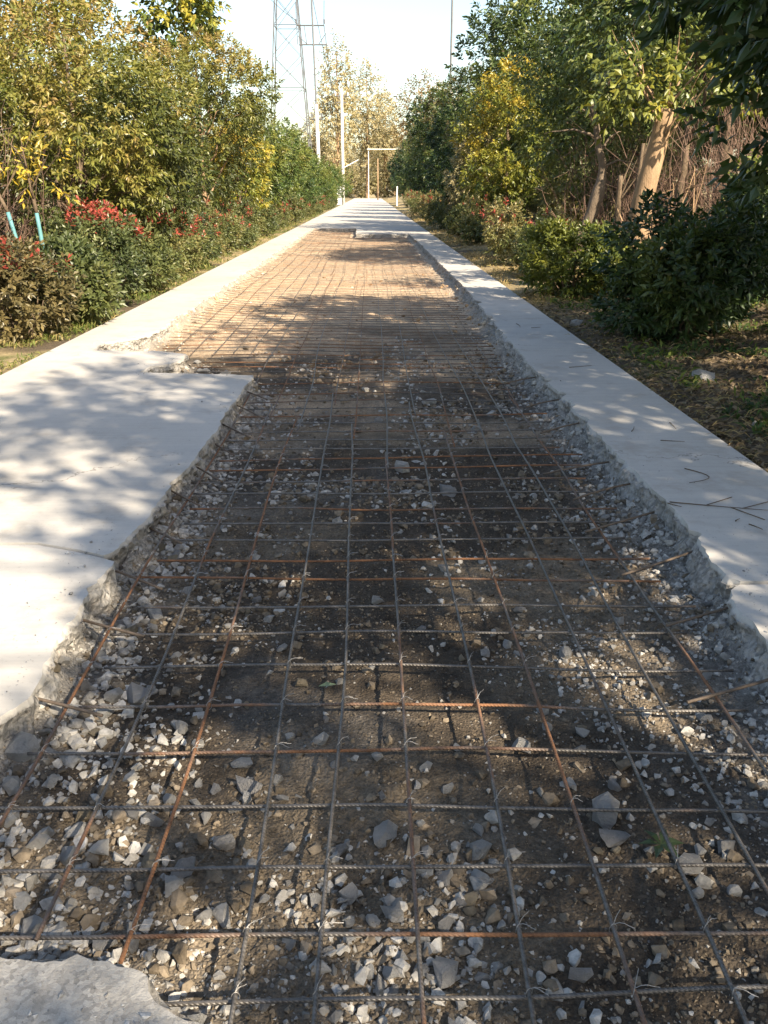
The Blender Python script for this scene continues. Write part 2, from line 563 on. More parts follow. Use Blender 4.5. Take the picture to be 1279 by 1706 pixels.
SEGS = []
for k_, poly in SLABS.items():
    for a in range(len(poly)):
        x0, y0, b = poly[a]
        x1, y1, _ = poly[(a + 1) % len(poly)]
        if b:
            SEGS.append((x0, y0, x1, y1))
SEGS = np.array(SEGS)


def edge_dist(x, y):
    d = np.full(np.shape(x), 9.0)
    for x0, y0, x1, y1 in SEGS:
        dx, dy = x1 - x0, y1 - y0
        t = np.clip(((x - x0) * dx + (y - y0) * dy) / (dx * dx + dy * dy), 0, 1)
        d = np.minimum(d, np.hypot(x - x0 - t * dx, y - y0 - t * dy))
    return d


def inside_poly(poly, x, y):
    c = np.zeros(np.shape(x), bool)
    n = len(poly)
    for k in range(n):
        x0, y0 = poly[k][:2]
        x1, y1 = poly[(k + 1) % n][:2]
        hit = ((y0 > y) != (y1 > y)) & (x < (x1 - x0) * (y - y0) / (y1 - y0 + 1e-12) + x0)
        c ^= hit
    return c


def in_slab(x, y):
    c = np.zeros(np.shape(x), bool)
    for p in SLABS.values():
        c |= inside_poly(p, x, y)
    return c


ZT = 0.20
slab_obj = {}


def build_slab(key, seed):
    P, B = resample(SLABS[key])
    n = len(P)
    T = np.roll(P, -1, 0) - np.roll(P, 1, 0)
    T /= np.linalg.norm(T, axis=1)[:, None] + 1e-9
    N = np.stack([T[:, 1], -T[:, 0]], -1)           # outward for counter-clockwise
    Bs = (np.roll(B, 1) + B * 2 + np.roll(B, -1)) / 4 * B
    wig = (fbm(P * 7.0, 4, seed) - 0.5) * 0.045 + (fbm(P * 24.0, 3, seed + 3) - 0.5) * 0.022
    if key == 'corner_panel':
        wig = wig + (np.floor(fbm(P * 11.0, 3, seed + 2) * 8) / 8 - 0.47) * 0.075
    chip = -0.05 * sstep(0.62, 0.80, fbm(P * 4.1, 3, seed + 9))
    top = P + N * ((wig + chip) * Bs)[:, None]
    flare = 0.012 if key.startswith('right') else 0.0
    flare += 0.045 * sstep(0.5, 0.75, fbm(P * 2.6, 3, seed + 5)) * (1.5 if key.startswith('right') else 0.6)
    zs = [ZT, ZT - 0.006, ZT - 0.022, ZT - 0.05, ZT - 0.08, ZT - 0.11, ZT - 0.14, ZT - 0.17, ZT - 0.21, ZT - 0.30]
    V, S = [], []
    for k, z in enumerate(zs):
        dep = (ZT - z) / 0.2
        p3 = np.concatenate([top, np.full((n, 1), z)], 1)
        blk = fbm(p3 * np.array([8, 8, 11]), 3, seed + 19)
        rough = (np.floor(blk * 9) / 9 - 0.47) * 0.10 + (fbm(p3 * np.array([16, 16, 20]), 3, seed + 11) - 0.5) * 0.045 + (fbm(p3 * 45, 2, seed + 14) - 0.5) * 0.02
        off = (rough * min(1, k / 3.0) + flare * dep ** 1.3 + (0.006 if k else 0)) * Bs
        if k == 0:
            off = off * 0
        zz = np.full(n, z) - (fbm(top * 22, 3, seed + 8) * 0.030 * Bs if k == 1 else 0) + ((fbm(p3 * 20, 2, seed + 6) - 0.5) * 0.025 * Bs if 2 < k < 9 else 0)
        V.append(np.stack([top[:, 0] + N[:, 0] * off, top[:, 1] + N[:, 1] * off, zz], -1))
        S.append(np.full(n, 0.0 if k == 0 else min(1.0, 0.25 + 0.3 * k)) * (0.15 + 0.85 * Bs))
    # inner ring so that the top stays level right behind the chipped lip
    m = len(zs)
    V = np.concatenate(V)
    S = np.concatenate(S)
    i, j = np.meshgrid(np.arange(m - 1), np.arange(n), indexing='ij')
    Qs = np.stack([i * n + j, (i + 1) * n + j, (i + 1) * n + (j + 1) % n, i * n + (j + 1) % n], -1).reshape(-1, 4)
    tris = tessellate_polygon([[Vector((a, b, 0)) for a, b in top]])
    tris = np.array(tris)
    a, b, c = top[tris[:, 0]], top[tris[:, 1]], top[tris[:, 2]]
    cr = (b[:, 0] - a[:, 0]) * (c[:, 1] - a[:, 1]) - (b[:, 1] - a[:, 1]) * (c[:, 0] - a[:, 0])
    tris[cr < 0] = tris[cr < 0][:, ::-1]
    name, label = SLAB_LABEL[key]
    o = link(name, mesh_np(name, V, [Qs, tris], None, False, S), M_CON_ROUGH if key == 'corner_panel' else M_CON)
    tag(o, label, None, None, 'structure')
    slab_obj[key] = o
    return o


for s_, k_ in enumerate(SLABS):
    build_slab(k_, 100 + s_ * 31)
slab_obj['right_near_strip'].location.z = -0.006
slab_obj['left_near_panel'].location.z = -0.005

# ------------------------------------------------------------------ excavated road base
by = [-0.6]
while by[-1] < 36.2:
    by.append(by[-1] + max(0.0145, 0.0068 * by[-1]))
by = np.array(by)
bx = np.arange(-2.72, 1.56, 0.0145)
BEDZ = 0.06


def bank(x, y):
    """earth banked up against the far left strip"""
    return 0.125 * np.exp(-np.maximum(0, np.asarray(x) + 2.25) / 0.42) * sstep(8.6, 10.5, y)


def base_height(x, y, d=None):
    p = np.stack([x, y], -1)
    if d is None:
        d = edge_dist(x, y)
    near = 1 - sstep(4, 14, y)
    h = (fbm(p * 1.7, 3, 41) - 0.5) * 0.05 + (fbm(p * 7.5, 3, 42) - 0.5) * 0.030
    lump = np.abs(fbm(p * 17, 3, 43) - 0.5) * 2
    clod = sstep(0.42, 0.6, fbm(p * 3.1, 3, 44))
    h = h + (lump - 0.3) * 0.030 * (0.35 + 0.65 * clod) * (0.3 + 0.7 * near)
    h = h + (fbm(p * 60, 2, 45) - 0.5) * 0.012 * near
    h = h - 0.016 * near - 0.004
    wr = np.where(x > 0.2, 0.07, 0.045)
    pile = np.exp(-(d / wr) ** 1.4) * (0.01 + 0.11 * fbm(p * 3.7, 3, 46) + 0.035 * (lump - 0.4))
    return h + pile + bank(x, y) * 0.6 + BEDZ


BX, BY = np.meshgrid(bx, by, indexing='ij')
D = edge_dist(BX, BY)
BZ = base_height(BX, BY, D)
PB = np.stack([BX, BY], -1)
damp = np.array([0.072, 0.057, 0.042])
clay = np.array([0.150, 0.120, 0.086])
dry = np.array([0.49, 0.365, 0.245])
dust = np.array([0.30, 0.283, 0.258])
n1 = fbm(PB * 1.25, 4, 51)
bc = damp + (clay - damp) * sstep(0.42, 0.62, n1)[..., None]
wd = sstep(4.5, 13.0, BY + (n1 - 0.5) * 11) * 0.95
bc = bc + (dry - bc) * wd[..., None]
wdu = np.exp(-(D / np.where(BX > 0.2, 0.17, 0.09)) ** 1.2) * sstep(0.25, 0.6, fbm(PB * 6, 4, 52) + 0.12)
wdu = np.maximum(wdu, sstep(0.58, 0.75, fbm(PB * 2.3, 5, 53)) * 0.18 * (1 - wd))
bc = bc + (dust - bc) * (wdu * 0.9)[..., None]
nx, ny = BX.shape
ii, jj = np.meshgrid(np.arange(nx - 1), np.arange(ny - 1), indexing='ij')
Q = np.stack([ii * ny + jj, (ii + 1) * ny + jj, (ii + 1) * ny + jj + 1, ii * ny + jj + 1], -1).reshape(-1, 4)
cxm, cym = BX[:-1, :-1].ravel(), BY[:-1, :-1].ravel()
hide = in_slab(cxm, cym) & (D[:-1, :-1].ravel() > 0.12)
tag(link('road_base', mesh_np('road_base', np.stack([BX, BY, BZ], -1).reshape(-1, 3), Q[~hide], bc.reshape(-1, 3), True), M_SOIL),
    'excavated earth bed between the concrete slabs', None, None, 'structure')


def bz(x, y):
    return float(base_height(np.array([float(x)]), np.array([float(y)]))[0])


# ------------------------------------------------------------------ rubble
def hull(seed, npts, flat=0.6, sub=0):
    r = np.random.default_rng(seed)
    p = r.normal(size=(npts, 3))
    p /= np.linalg.norm(p, axis=1)[:, None]
    p *= r.uniform(0.75, 1.1, (npts, 1))
    p *= np.array([1.0, r.uniform(0.6, 0.95), flat * r.uniform(0.75, 1.15)])
    bm = bmesh.new()
    for q in p:
        bm.verts.new(q)
    res = bmesh.ops.convex_hull(bm, input=bm.verts)
    junk = [e for e in res['geom_interior'] if isinstance(e, bmesh.types.BMVert)]
    bmesh.ops.delete(bm, geom=junk, context='VERTS')
    if sub:
        bmesh.ops.subdivide_edges(bm, edges=bm.edges, cuts=1, use_grid_fill=True)
        bmesh.ops.triangulate(bm, faces=bm.faces)
        co = np.array([v.co[:] for v in bm.verts])
        dn = (fbm(co * 2.2 + seed, 3, seed) - 0.5) * 0.28
        for v, d in zip(bm.verts, dn):
            v.co *= 1 + d
    bmesh.ops.triangulate(bm, faces=bm.faces)
    bm.verts.ensure_lookup_table()
    bm.verts.index_update()
    V = np.array([v.co[:] for v in bm.verts])
    F = np.array([[v.index for v in f.verts] for f in bm.faces])
    bm.free()
    return V, F


SMALL = [hull(300 + k, 11 + k % 6, 0.7) for k in range(18)]


TINY = [hull(500 + k, 7, 0.75) for k in range(8)]


def scatter_stones(xs, ys, zs, size, cols):
    B = Bag()
    n = len(xs)
    ALL = SMALL + TINY
    kind = np.where(size < 0.0075, len(SMALL) + rng.integers(0, len(TINY), n), rng.integers(0, len(SMALL), n))
    for k in range(len(ALL)):
        s = np.where(kind == k)[0]
        if not len(s):
            continue
        V, F = ALL[k]
        m = len(s)
        a = rng.uniform(0, 2 * math.pi, m)
        b = rng.normal(0, 0.35, m)
        v = V[None] * size[s][:, None, None]
        x = v[..., 0] * np.cos(b)[:, None] + v[..., 2] * np.sin(b)[:, None]
        z = -v[..., 0] * np.sin(b)[:, None] + v[..., 2] * np.cos(b)[:, None]
        y = v[..., 1]
        X = x * np.cos(a)[:, None] - y * np.sin(a)[:, None] + xs[s][:, None]
        Y = x * np.sin(a)[:, None] + y * np.cos(a)[:, None] + ys[s][:, None]
        Z = z + zs[s][:, None]
        VV = np.stack([X, Y, Z], -1).reshape(-1, 3)
        FF = (F[None] + (np.arange(m) * len(V))[:, None, None]).reshape(-1, 3)
        C = np.repeat(cols[s], len(V), 0)
        B.add(VV, None, FF, C)
    return B


def stone_field(n, y0, y1, smin, smax, power, seed):
    r = np.random.default_rng(seed)
    u = r.random(n * 4)
    y = (y0 ** -1 + u * (y1 ** -1 - y0 ** -1)) ** -1 if y0 > 0 else y0 + u * (y1 - y0)
    x = r.uniform(-2.6, 1.45, n * 4)
    d = edge_dist(x, y)
    p = np.stack([x, y], -1)
    dens = 0.05 + 0.9 * np.exp(-(d / 0.22) ** 1.2) + 0.75 * sstep(0.50, 0.68, fbm(p * 2.0, 4, 61)) * (y < 9)
    dens += 0.3 * (y < 2.3) + 0.8 * sstep(-0.45, -0.75, x) * (y < 2.7) + 0.7 * np.exp(-((x - 0.02) / 0.3) ** 2 - ((y - 1.5) / 0.35) ** 2)
    keep = (~in_slab(x, y) | (d < 0.02)) & (r.random(n * 4) < dens)
    x, y, d = x[keep][:n], y[keep][:n], d[keep][:n]
    m = len(x)
    s = smin * (1 - r.random(m) * (1 - (smax / smin) ** -power)) ** (-1 / power)
    z = base_height(x, y, d) + s * r.uniform(-0.25, 0.4, m)
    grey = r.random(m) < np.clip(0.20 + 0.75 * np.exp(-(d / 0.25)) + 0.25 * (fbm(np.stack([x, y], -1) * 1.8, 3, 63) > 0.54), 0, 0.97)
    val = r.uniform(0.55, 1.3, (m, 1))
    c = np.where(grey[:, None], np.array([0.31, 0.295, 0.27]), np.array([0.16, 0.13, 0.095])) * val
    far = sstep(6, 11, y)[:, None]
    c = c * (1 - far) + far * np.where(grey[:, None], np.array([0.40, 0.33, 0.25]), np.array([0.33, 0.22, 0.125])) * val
    return x, y, z, s, c


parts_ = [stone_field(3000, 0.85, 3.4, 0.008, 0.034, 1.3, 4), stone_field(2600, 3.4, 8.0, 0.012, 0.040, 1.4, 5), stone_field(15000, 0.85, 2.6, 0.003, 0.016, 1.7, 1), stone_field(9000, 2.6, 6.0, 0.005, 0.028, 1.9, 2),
          stone_field(5000, 6.0, 34.0, 0.009, 0.05, 2.1, 3)]


def crumbs(n, y0, y1, smin, smax, seed):
    r = np.random.default_rng(seed)
    x = r.uniform(-1.35, 1.4, n)
    y = 1 / (1 / y0 + r.random(n) * (1 / y1 - 1 / y0))
    p = np.stack([x, y], -1)
    keep = ~in_slab(x, y) & (r.random(n) < 0.25 + 0.75 * sstep(0.40, 0.58, fbm(p * 3.1, 3, 44)))
    x, y = x[keep], y[keep]
    m = len(x)
    s = smin * (smax / smin) ** (r.random(m) ** 2.2)
    c = np.array([0.15, 0.12, 0.085]) * r.uniform(0.6, 1.7, (m, 1))
    return x, y, base_height(x, y) + s * 0.35, s, c


def heap(n, x0, x1, y0, y1, smin, smax, seed, grey=0.78):
    r = np.random.default_rng(seed)
    x = np.clip(r.normal((x0 + x1) / 2, (x1 - x0) / 3.2, n), x0 - 0.1, x1 + 0.1)
    y = np.clip(r.normal((y0 + y1) / 2, (y1 - y0) / 3.2, n), y0 - 0.1, y1 + 0.1)
    keep = ~in_slab(x, y)
    x, y = x[keep], y[keep]
    m = len(x)
    s = smin * (smax / smin) ** (r.random(m) ** 1.8)
    c = np.where(r.random(m)[:, None] < grey, np.array([0.345, 0.33, 0.305]), np.array([0.19, 0.155, 0.115])) * r.uniform(0.55, 1.25, (m, 1))
    return x, y, base_height(x, y) + s * r.uniform(-0.1, 0.6, m), s, c


def on_slab(n, seed):
    r = np.random.default_rng(seed)
    k = r.integers(len(SEGS), size=n * 6)
    t = r.random(n * 6)
    x = SEGS[k, 0] + (SEGS[k, 2] - SEGS[k, 0]) * t + r.normal(0, 0.12, n * 6)
    y = SEGS[k, 1] + (SEGS[k, 3] - SEGS[k, 1]) * t + r.normal(0, 0.12, n * 6)
    ok = in_slab(x, y) & (y < 9) & (edge_dist(x, y) > 0.03)
    x, y = x[ok][:n], y[ok][:n]
    s = 0.0022 * (1 - r.random(len(x)) * 0.97) ** -0.5
    return x, y, np.full(len(x), ZT) + s * 0.3, s, np.full((len(x), 3), 0.30) * r.uniform(0.5, 1.3, (len(x), 1))


parts_ += [crumbs(16000, 0.9, 2.8, 0.0022, 0.009, 37), crumbs(9000, 2.8, 5.5, 0.004, 0.0105, 38), heap(520, -1.15, -0.55, 1.35, 2.5, 0.007, 0.034, 31), heap(520, -1.1, -0.5, 1.3, 1.55, 0.006, 0.026, 32), heap(380, -0.2, 0.3, 1.18, 1.7, 0.006, 0.026, 33),
           heap(900, 0.5, 1.0, 2.25, 2.95, 0.004, 0.015, 34), heap(420, 0.75, 1.25, 1.75, 2.4, 0.005, 0.02, 35), on_slab(500, 36)]
for k_ in range(16):
    parts_.append(heap(65, -0.98, -0.84, 2.1 + 0.3 * k_, 2.5 + 0.3 * k_, 0.006, 0.034, 40 + k_, 0.95))
    parts_.append(heap(45, 1.16, 1.34, 1.9 + 0.38 * k_, 2.4 + 0.38 * k_, 0.005, 0.026, 70 + k_, 0.9))
    parts_.append(heap(26, 0.1, 0.5, 3.2 + 0.4 * k_, 3.8 + 0.4 * k_, 0.008, 0.03, 90 + k_, 0.9))
xs, ys, zs, ss, cs = [np.concatenate([p[k] for p in parts_]) for k in range(5)]
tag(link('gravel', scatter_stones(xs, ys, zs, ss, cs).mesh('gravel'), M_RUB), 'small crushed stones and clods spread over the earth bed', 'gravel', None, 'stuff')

# transverse and lengthwise bar positions (metres)
TRANS_PX = [1672, 1563, 1450, 1350, 1255, 1180, 1115, 1057, 1013, 968, 935, 902]
TY = [at(640, p, 0.05 + BEDZ)[1] for p in TRANS_PX]
while TY[-1] < 34.6:
    TY.append(TY[-1] + random.uniform(0.195, 0.245))
LX = [at(p, 1115, 0.062 + BEDZ)[0] for p in (150, 258, 360, 475, 570, 665, 772, 870, 975, 1070, 1160)]
ORD = ['first', 'second', 'third', 'fourth', 'fifth', 'sixth', 'seventh', 'eighth', 'ninth', 'tenth', 'eleventh', 'twelfth', 'thirteenth', 'fourteenth', 'fifteenth', 'sixteenth', 'seventeenth', 'eighteenth', 'nineteenth', 'twentieth']


def ordw(k):
    if k < 20:
        return ORD[k]
    return {2: 'twenty', 3: 'thirty', 4: 'forty', 5: 'fifty'}[(k + 1) // 10] + ('-' + ORD[(k + 1) % 10 - 1] if (k + 1) % 10 else '')


HERO = [hull(700 + k, 12 + k % 6, 0.72, 1) for k in range(14)]
HERO_ME = {}


def hero_mesh(k, m):
    key = (k, m.name)
    if key not in HERO_ME:
        V, F = HERO[k]
        me = mesh_np('rubble_chunk', V, F)
        me.materials.append(m)
        HERO_ME[key] = me
    return HERO_ME[key]


# chunks picked out one by one: pixel, width in pixels, w = pale, g = grey, t = tan
CH = [(537, 1220, 32, 'w'), (502, 1125, 27, 't'), (400, 1252, 34, 'w'), (412, 1284, 52, 'g'), (305, 1434, 46, 'g'), (278, 1464, 48, 'w'), (410, 1398, 17, 'w'), (250, 1420, 42, 't'),
      (217, 1340, 28, 'g'), (252, 1342, 40, 'g'), (372, 1384, 42, 'g'), (168, 1220, 22, 'w'), (35, 1237, 54, 'w'), (112, 1402, 38, 'w'), (167, 1397, 38, 'w'), (80, 1432, 30, 'g'),
      (60, 1380, 38, 'w'), (142, 1332, 40, 't'), (122, 1362, 38, 'w'), (160, 1074, 30, 'w'), (257, 1007, 38, 'w'), (214, 1036, 38, 't'), (228, 1144, 52, 'g'), (172, 1167, 40, 'w'),
      (192, 1144, 36, 'w'), (390, 1326, 32, 'g'), (465, 1282, 24, 'w'), (572, 1400, 28, 'g'), (640, 1370, 58, 'w'), (525, 1477, 28, 'w'), (582, 1474, 36, 'g'), (575, 1497, 15, 'w'),
      (582, 1522, 19, 'w'), (583, 1552, 19, 'w'), (50, 1522, 54, 'w'), (98, 1524, 30, 'w'), (30, 1472, 42, 'w'), (170, 1547, 38, 'w'), (215, 1547, 30, 'g'), (370, 1502, 42, 'w'),
      (558, 1604, 20, 'w'), (636, 1622, 42, 'g'), (870, 1222, 38, 'w'), (912, 1195, 20, 'w'), (970, 1202, 25, 'w'), (1010, 1332, 74, 'w'), (1025, 1377, 50, 'g'), (1025, 1292, 28, 'g'),
      (800, 1398, 36, 'w'), (705, 1432, 34, 'w'), (742, 1440, 34, 'g'), (802, 1437, 36, 'w'), (785, 1477, 36, 't'), (662, 1492, 30, 'w'), (655, 1507, 36, 'w'), (690, 1532, 22, 'w'),
      (748, 1522, 30, 'g'), (740, 1592, 54, 'g'), (972, 1592, 36, 'g'), (697, 1292, 19, 'w'), (1165, 1469, 26, 'w'), (1230, 1467, 26, 'w'), (1150, 1420, 46, 'g'), (1212, 1390, 34, 'g'),
      (1257, 1221, 15, 'w'), (905, 1164, 28, 'w'), (1030, 1195, 15, 'w'), (942, 1071, 26, 'w'), (807, 1069, 22, 'g'), (668, 764, 36, 'w'), (700, 590, 20, 'w'), (716, 662, 26, 'w'),
      (708, 682, 17, 'w'), (745, 802, 34, 'g'), (712, 700, 16, 'w'), (706, 585, 14, 'w'), (630, 690, 16, 'g'), (560, 1260, 18, 'g'), (330, 1165, 20, 'g'), (110, 1245, 30, 'w'),
      (20, 1290, 40, 'w'), (12, 1340, 30, 'w'), (90, 1150, 24, 'w'), (140, 1130, 24, 'g'), (70, 1210, 26, 'w'), (630, 1560, 22, 'g'), (670, 1575, 24, 'w'), (650, 1600, 26, 'w'), (620, 1520, 24, 'w'),
      (340, 1510, 26, 'w'), (300, 1520, 22, 'w'), (440, 1480, 22, 'g'), (480, 1450, 18, 'g'), (1080, 1180, 18, 'w'), (1110, 1100, 22, 'w'), (1000, 1050, 18, 'g'), (330, 600, 14, 'w'), (342, 612, 16, 'w'), (372, 614, 20, 'w'), (408, 576, 12, 't')]
MATK = {'w': M_CHUNK_W, 'g': M_CHUNK_G, 't': M_CHUNK_T}
WORDK = {'w': 'pale', 'g': 'grey', 't': 'tan'}
LXS = sorted(LX)
cells = {}


def add_chunk(x, y, width, k, seed):
    r = random.Random(seed)
    sz = width / 2
    z = bz(x, y) + sz * 0.32
    o = link('rubble_chunk', hero_mesh(r.randrange(14), MATK[k]), None, None, (x, y, z), r.uniform(0, 6.28), (sz, sz * r.uniform(0.75, 1.05), sz * r.uniform(0.8, 1.15)))
    o.rotation_euler = (r.uniform(-0.3, 0.3), r.uniform(-0.3, 0.3), r.uniform(0, 6.28))
    row = sum(1 for t in TY if t < y)
    colm = sum(1 for t in LXS if t < x)
    size = 'small' if width < 0.045 else ('large' if width > 0.075 else 'medium')
    where = ('left of the lengthwise bars' if colm == 0 else 'right of the lengthwise bars' if colm == len(LXS) else 'in the %s column of squares' % ordw(colm - 1))
    label = '%s %s rubble chunk %s, %s row up' % (size, WORDK[k], where, ordw(row))
    cells.setdefault(label, 0)
    cells[label] += 1
    tag(o, label, 'rubble', 'broken concrete chunks on the excavated bed')
    return o


for i_, (px, py, w_, k_) in enumerate(CH):
    x, y = at(px, py + w_ * 0.2, 0.02 + BEDZ)
    dist = math.hypot(math.hypot(x, y), CAMH)
    add_chunk(x, y, 1.15 * w_ / FPX * dist, k_, 900 + i_)
r_ = np.random.default_rng(77)
cnt = 0
while cnt < 185:
    if r_.random() < 0.62:       # against the slab edges
        s = SEGS[r_.integers(len(SEGS))]
        t = r_.random()
        x = s[0] + (s[2] - s[0]) * t + r_.normal(0, 0.10)
        y = s[1] + (s[3] - s[1]) * t + r_.normal(0, 0.06)
    else:
        x, y = r_.uniform(-1.2, 1.2), r_.uniform(1.1, 3.2) if r_.random() < 0.75 else r_.uniform(3, 8)
    if y < 1.1 or y > 8.6 or bool(in_slab(np.array([x]), np.array([y]))[0]) or abs(x) > 0.62 * y + 0.35:
        continue
    add_chunk(x, y, float(r_.uniform(0.022, 0.055) * (1 + 0.06 * y)), 'wwggt'[r_.integers(5)], 4000 + cnt)
    cnt += 1

# ------------------------------------------------------------------ reinforcing mesh
mesh_root = empty('rebar_mesh', (0, 0, 0))
tag(mesh_root, 'rusty tied steel reinforcing mesh laid over the excavated bed', 'rebar mesh')


def wavy(n, amp, seed, scale):
    t = np.arange(n) * scale
    return (fbm(np.stack([t, t * 0 + seed], -1), 2, seed) - 0.5) * 2 * amp


def zwave(x, y):
    p = np.stack([np.asarray(x, float), np.asarray(y, float)], -1)
    return 0.056 - 0.030 * sstep(6.5, 10.5, p[..., 1]) + (fbm(p * 0.9, 2, 71) - 0.5) * 0.045 + bank(p[..., 0], p[..., 1]) * 0.6 + BEDZ


long_bars = []
for i_, y in enumerate(TY):
    if y < 1.95:
        a, b = -1.55, 1.30
    elif y < 6.95:
        a, b = -0.95 + random.uniform(-0.04, 0.06), 1.18 + random.uniform(-0.05, 0.08)
    elif y < 8.3:
        a, b = -1.55, 1.2
    else:
        a, b = -2.17 + random.uniform(-0.05, 0.05), 1.24 + random.uniform(-0.06, 0.05)
    if y > 30.4:
        a, b = -2.2, -0.7
    if y < 1.2:
        a = -0.28
    if y > 12 and i_ % 2 and y < 34:
        pass
    m = 40 if y < 6 else 16
    x = np.linspace(a, b, m)
    Y = y + wavy(m, 0.012, 200 + i_, 0.12 * 40 / m) + (x - 0.1) * random.uniform(-0.022, 0.022)
    Z = zwave(x, Y)
    V, q, tr = tube(np.stack([x, Y, Z], -1), 0.0049 if y < 6 else (0.0042 if y < 9 else 0.0032), 7 if y < 6 else 4)
    link('cross_bar', mesh_np('cross_bar', V, [q, tr], None, True), M_REBAR, mesh_root)
EXTRA = [LXS[0] - 0.205 * k for k in range(1, 6)]
for i_, x0 in enumerate(LXS + EXTRA):
    spans = []
    if x0 < LXS[0] - 0.05:
        spans = [(8.3, 17.5), (17.3, 35.0)]
        if x0 > -1.35:
            spans.append((1.26, 1.8))
    else:
        c1, c2 = random.uniform(4.4, 6.3), random.uniform(15, 17)
        spans = [(0.55, c1 + 0.35), (c1, c2), (c2 - 0.2, 30.2 if x0 > -0.55 else 35.0)]
        if x0 < -0.30:
            st = 1.30 if x0 > -0.62 else 1.36
            spans[0] = (st, c1 + 0.35)
    for j_, (a, b) in enumerate(spans):
        y = [a]
        while y[-1] < b:
            y.append(y[-1] + max(0.05, 0.03 * y[-1]))
        y = np.array(y)
        y[-1] = b
        m = len(y)
        x = x0 + (fbm(np.stack([y * 0.45, y * 0 + i_ * 7.3 + j_], -1), 2, 300 + i_) - 0.5) * 0.085 + (0.013 if j_ % 2 else 0) + (y - a) * random.uniform(-0.004, 0.004)
        z = zwave(x, y) + 0.0118
        V, q, tr = tube(np.stack([x, y, z], -1), 0.0052 - 0.0018 * sstep(5, 11, y), 7)
        o = link('lengthwise_bar', mesh_np('lengthwise_bar', V, [q, tr], None, True), M_REBAR, mesh_root)
        long_bars.append((o, x, y, z))
# tie wires where bars cross
tie_n = 0
for o, x, y, z in long_bars:
    for ty in TY:
        if ty > 5.6 or ty < y[0] + 0.02 or ty > y[-1] - 0.02 or tie_n > 125 or random.random() < 0.22:
            continue
        cx, cz = float(np.interp(ty, y, x)), float(np.interp(ty, y, z))
        if abs(cx) > 1.2:
            continue
        B = Bag()
        r = 0.0009 if ty < 3 else 0.0012
        th = np.linspace(0, 2 * math.pi, 12)
        ca = random.uniform(0.6, 0.95)
        ring = np.stack([cx + 0.009 * np.cos(th) * ca, ty + 0.009 * np.cos(th) * (1 - ca) * 3, cz - 0.005 + 0.0145 * np.sin(th)], -1)
        B.tube(ring, r, 4)
        for s in range(2):
            a = random.uniform(-0.6, 1.2) + s * random.uniform(0.2, 0.7)
            L = random.uniform(0.022, 0.05)
            t = np.linspace(0, 1, 5)
            B.tube(np.stack([cx + t * L * math.cos(a), ty + t * L * math.sin(a), cz + 0.009 + 0.022 * t * (1 - 0.5 * t) * random.uniform(0.1, 1.3) + 0.004 * np.sin(t * 5)], -1), r, 4)
        link('tie_wire', B.mesh('tie_wire'), M_WIRE, o)
        tie_n += 1

# dowels that stick out of the slabs: pixel of the slab end, pixel of the free end
for key, prs in (('left_near_panel', [((118, 1024), (240, 1058)), ((36, 1158), (170, 1190)), ((183, 948), (270, 980))]),
                 ('left_panel', [((236, 873), (302, 905)), ((278, 814), (332, 842)), ((312, 771), (370, 803)), ((341, 730), (390, 759)), ((363, 703), (417, 729)), ((385, 672), (440, 698)), ((402, 650), (445, 666))]),
                 ('right_near_strip', [((1268, 1133), (1145, 1167))]),
                 ('right_strip', [((1120, 930), (1035, 958)), ((1192, 1018), (1110, 1042)), ((1058, 862), (975, 886)), ((1020, 814), (955, 832)), ((985, 775), (905, 790)), ((955, 708), (900, 722)), ((912, 670), (876, 678)), ((875, 632), (838, 640))])):
    for (a, b) in prs:
        p0 = np.array([*at(*a, 0.145), 0.145])
        p1 = np.array([*at(*b, 0.13), 0.13])
        d = (p0 - p1) / np.linalg.norm(p0 - p1)
        p0 = p0 + d * 0.12
        t = np.linspace(0, 1, 7)[:, None]
        P = p0 + (p1 - p0) * t
        P[:, 2] += np.sin(t[:, 0] * 3.1) * random.uniform(-0.006, 0.008)
        V, q, tr = tube(P, 0.0055, 7)
        do = link('dowel_bar', mesh_np('dowel_bar', V, [q, tr], None, True), M_DOWEL, slab_obj[key])


# ------------------------------------------------------------------ foliage
def unit(v):
    return v / (np.linalg.norm(v, axis=-1, keepdims=True) + 1e-9)


def palette(pal, t):
    pal = np.asarray(pal, float)
    t = np.clip(t, 0, 0.9999) * (len(pal) - 1)
    i = t.astype(int)
    f = (t - i)[:, None]
    return pal[i] * (1 - f) + pal[i + 1] * f


def leaves_mesh(name, pos, d, side, L, W, col, droop=0.15, fold=0.18):
    """one five-point folded leaf for every row"""
    n = len(pos)
    nor = unit(np.cross(d, side))
    L, W = L[:, None], W[:, None]
    base = pos
    mid = pos + d * L * 0.45 - nor * 0
    ml = mid + side * W * 0.5 + nor * W * fold
    mr = mid - side * W * 0.5 + nor * W * fold
    tip = pos + d * L + np.array([0, 0, -1.0]) * L * droop
    V = np.stack([base, ml, mr, tip, mid], 1).reshape(-1, 3)
    f = np.array([[0, 4, 1], [0, 2, 4], [1, 4, 3], [4, 2, 3]])
    F = (f[None] + (np.arange(n) * 5)[:, None, None]).reshape(-1, 3)
    return mesh_np(name, V, F, np.repeat(col, 5, 0))


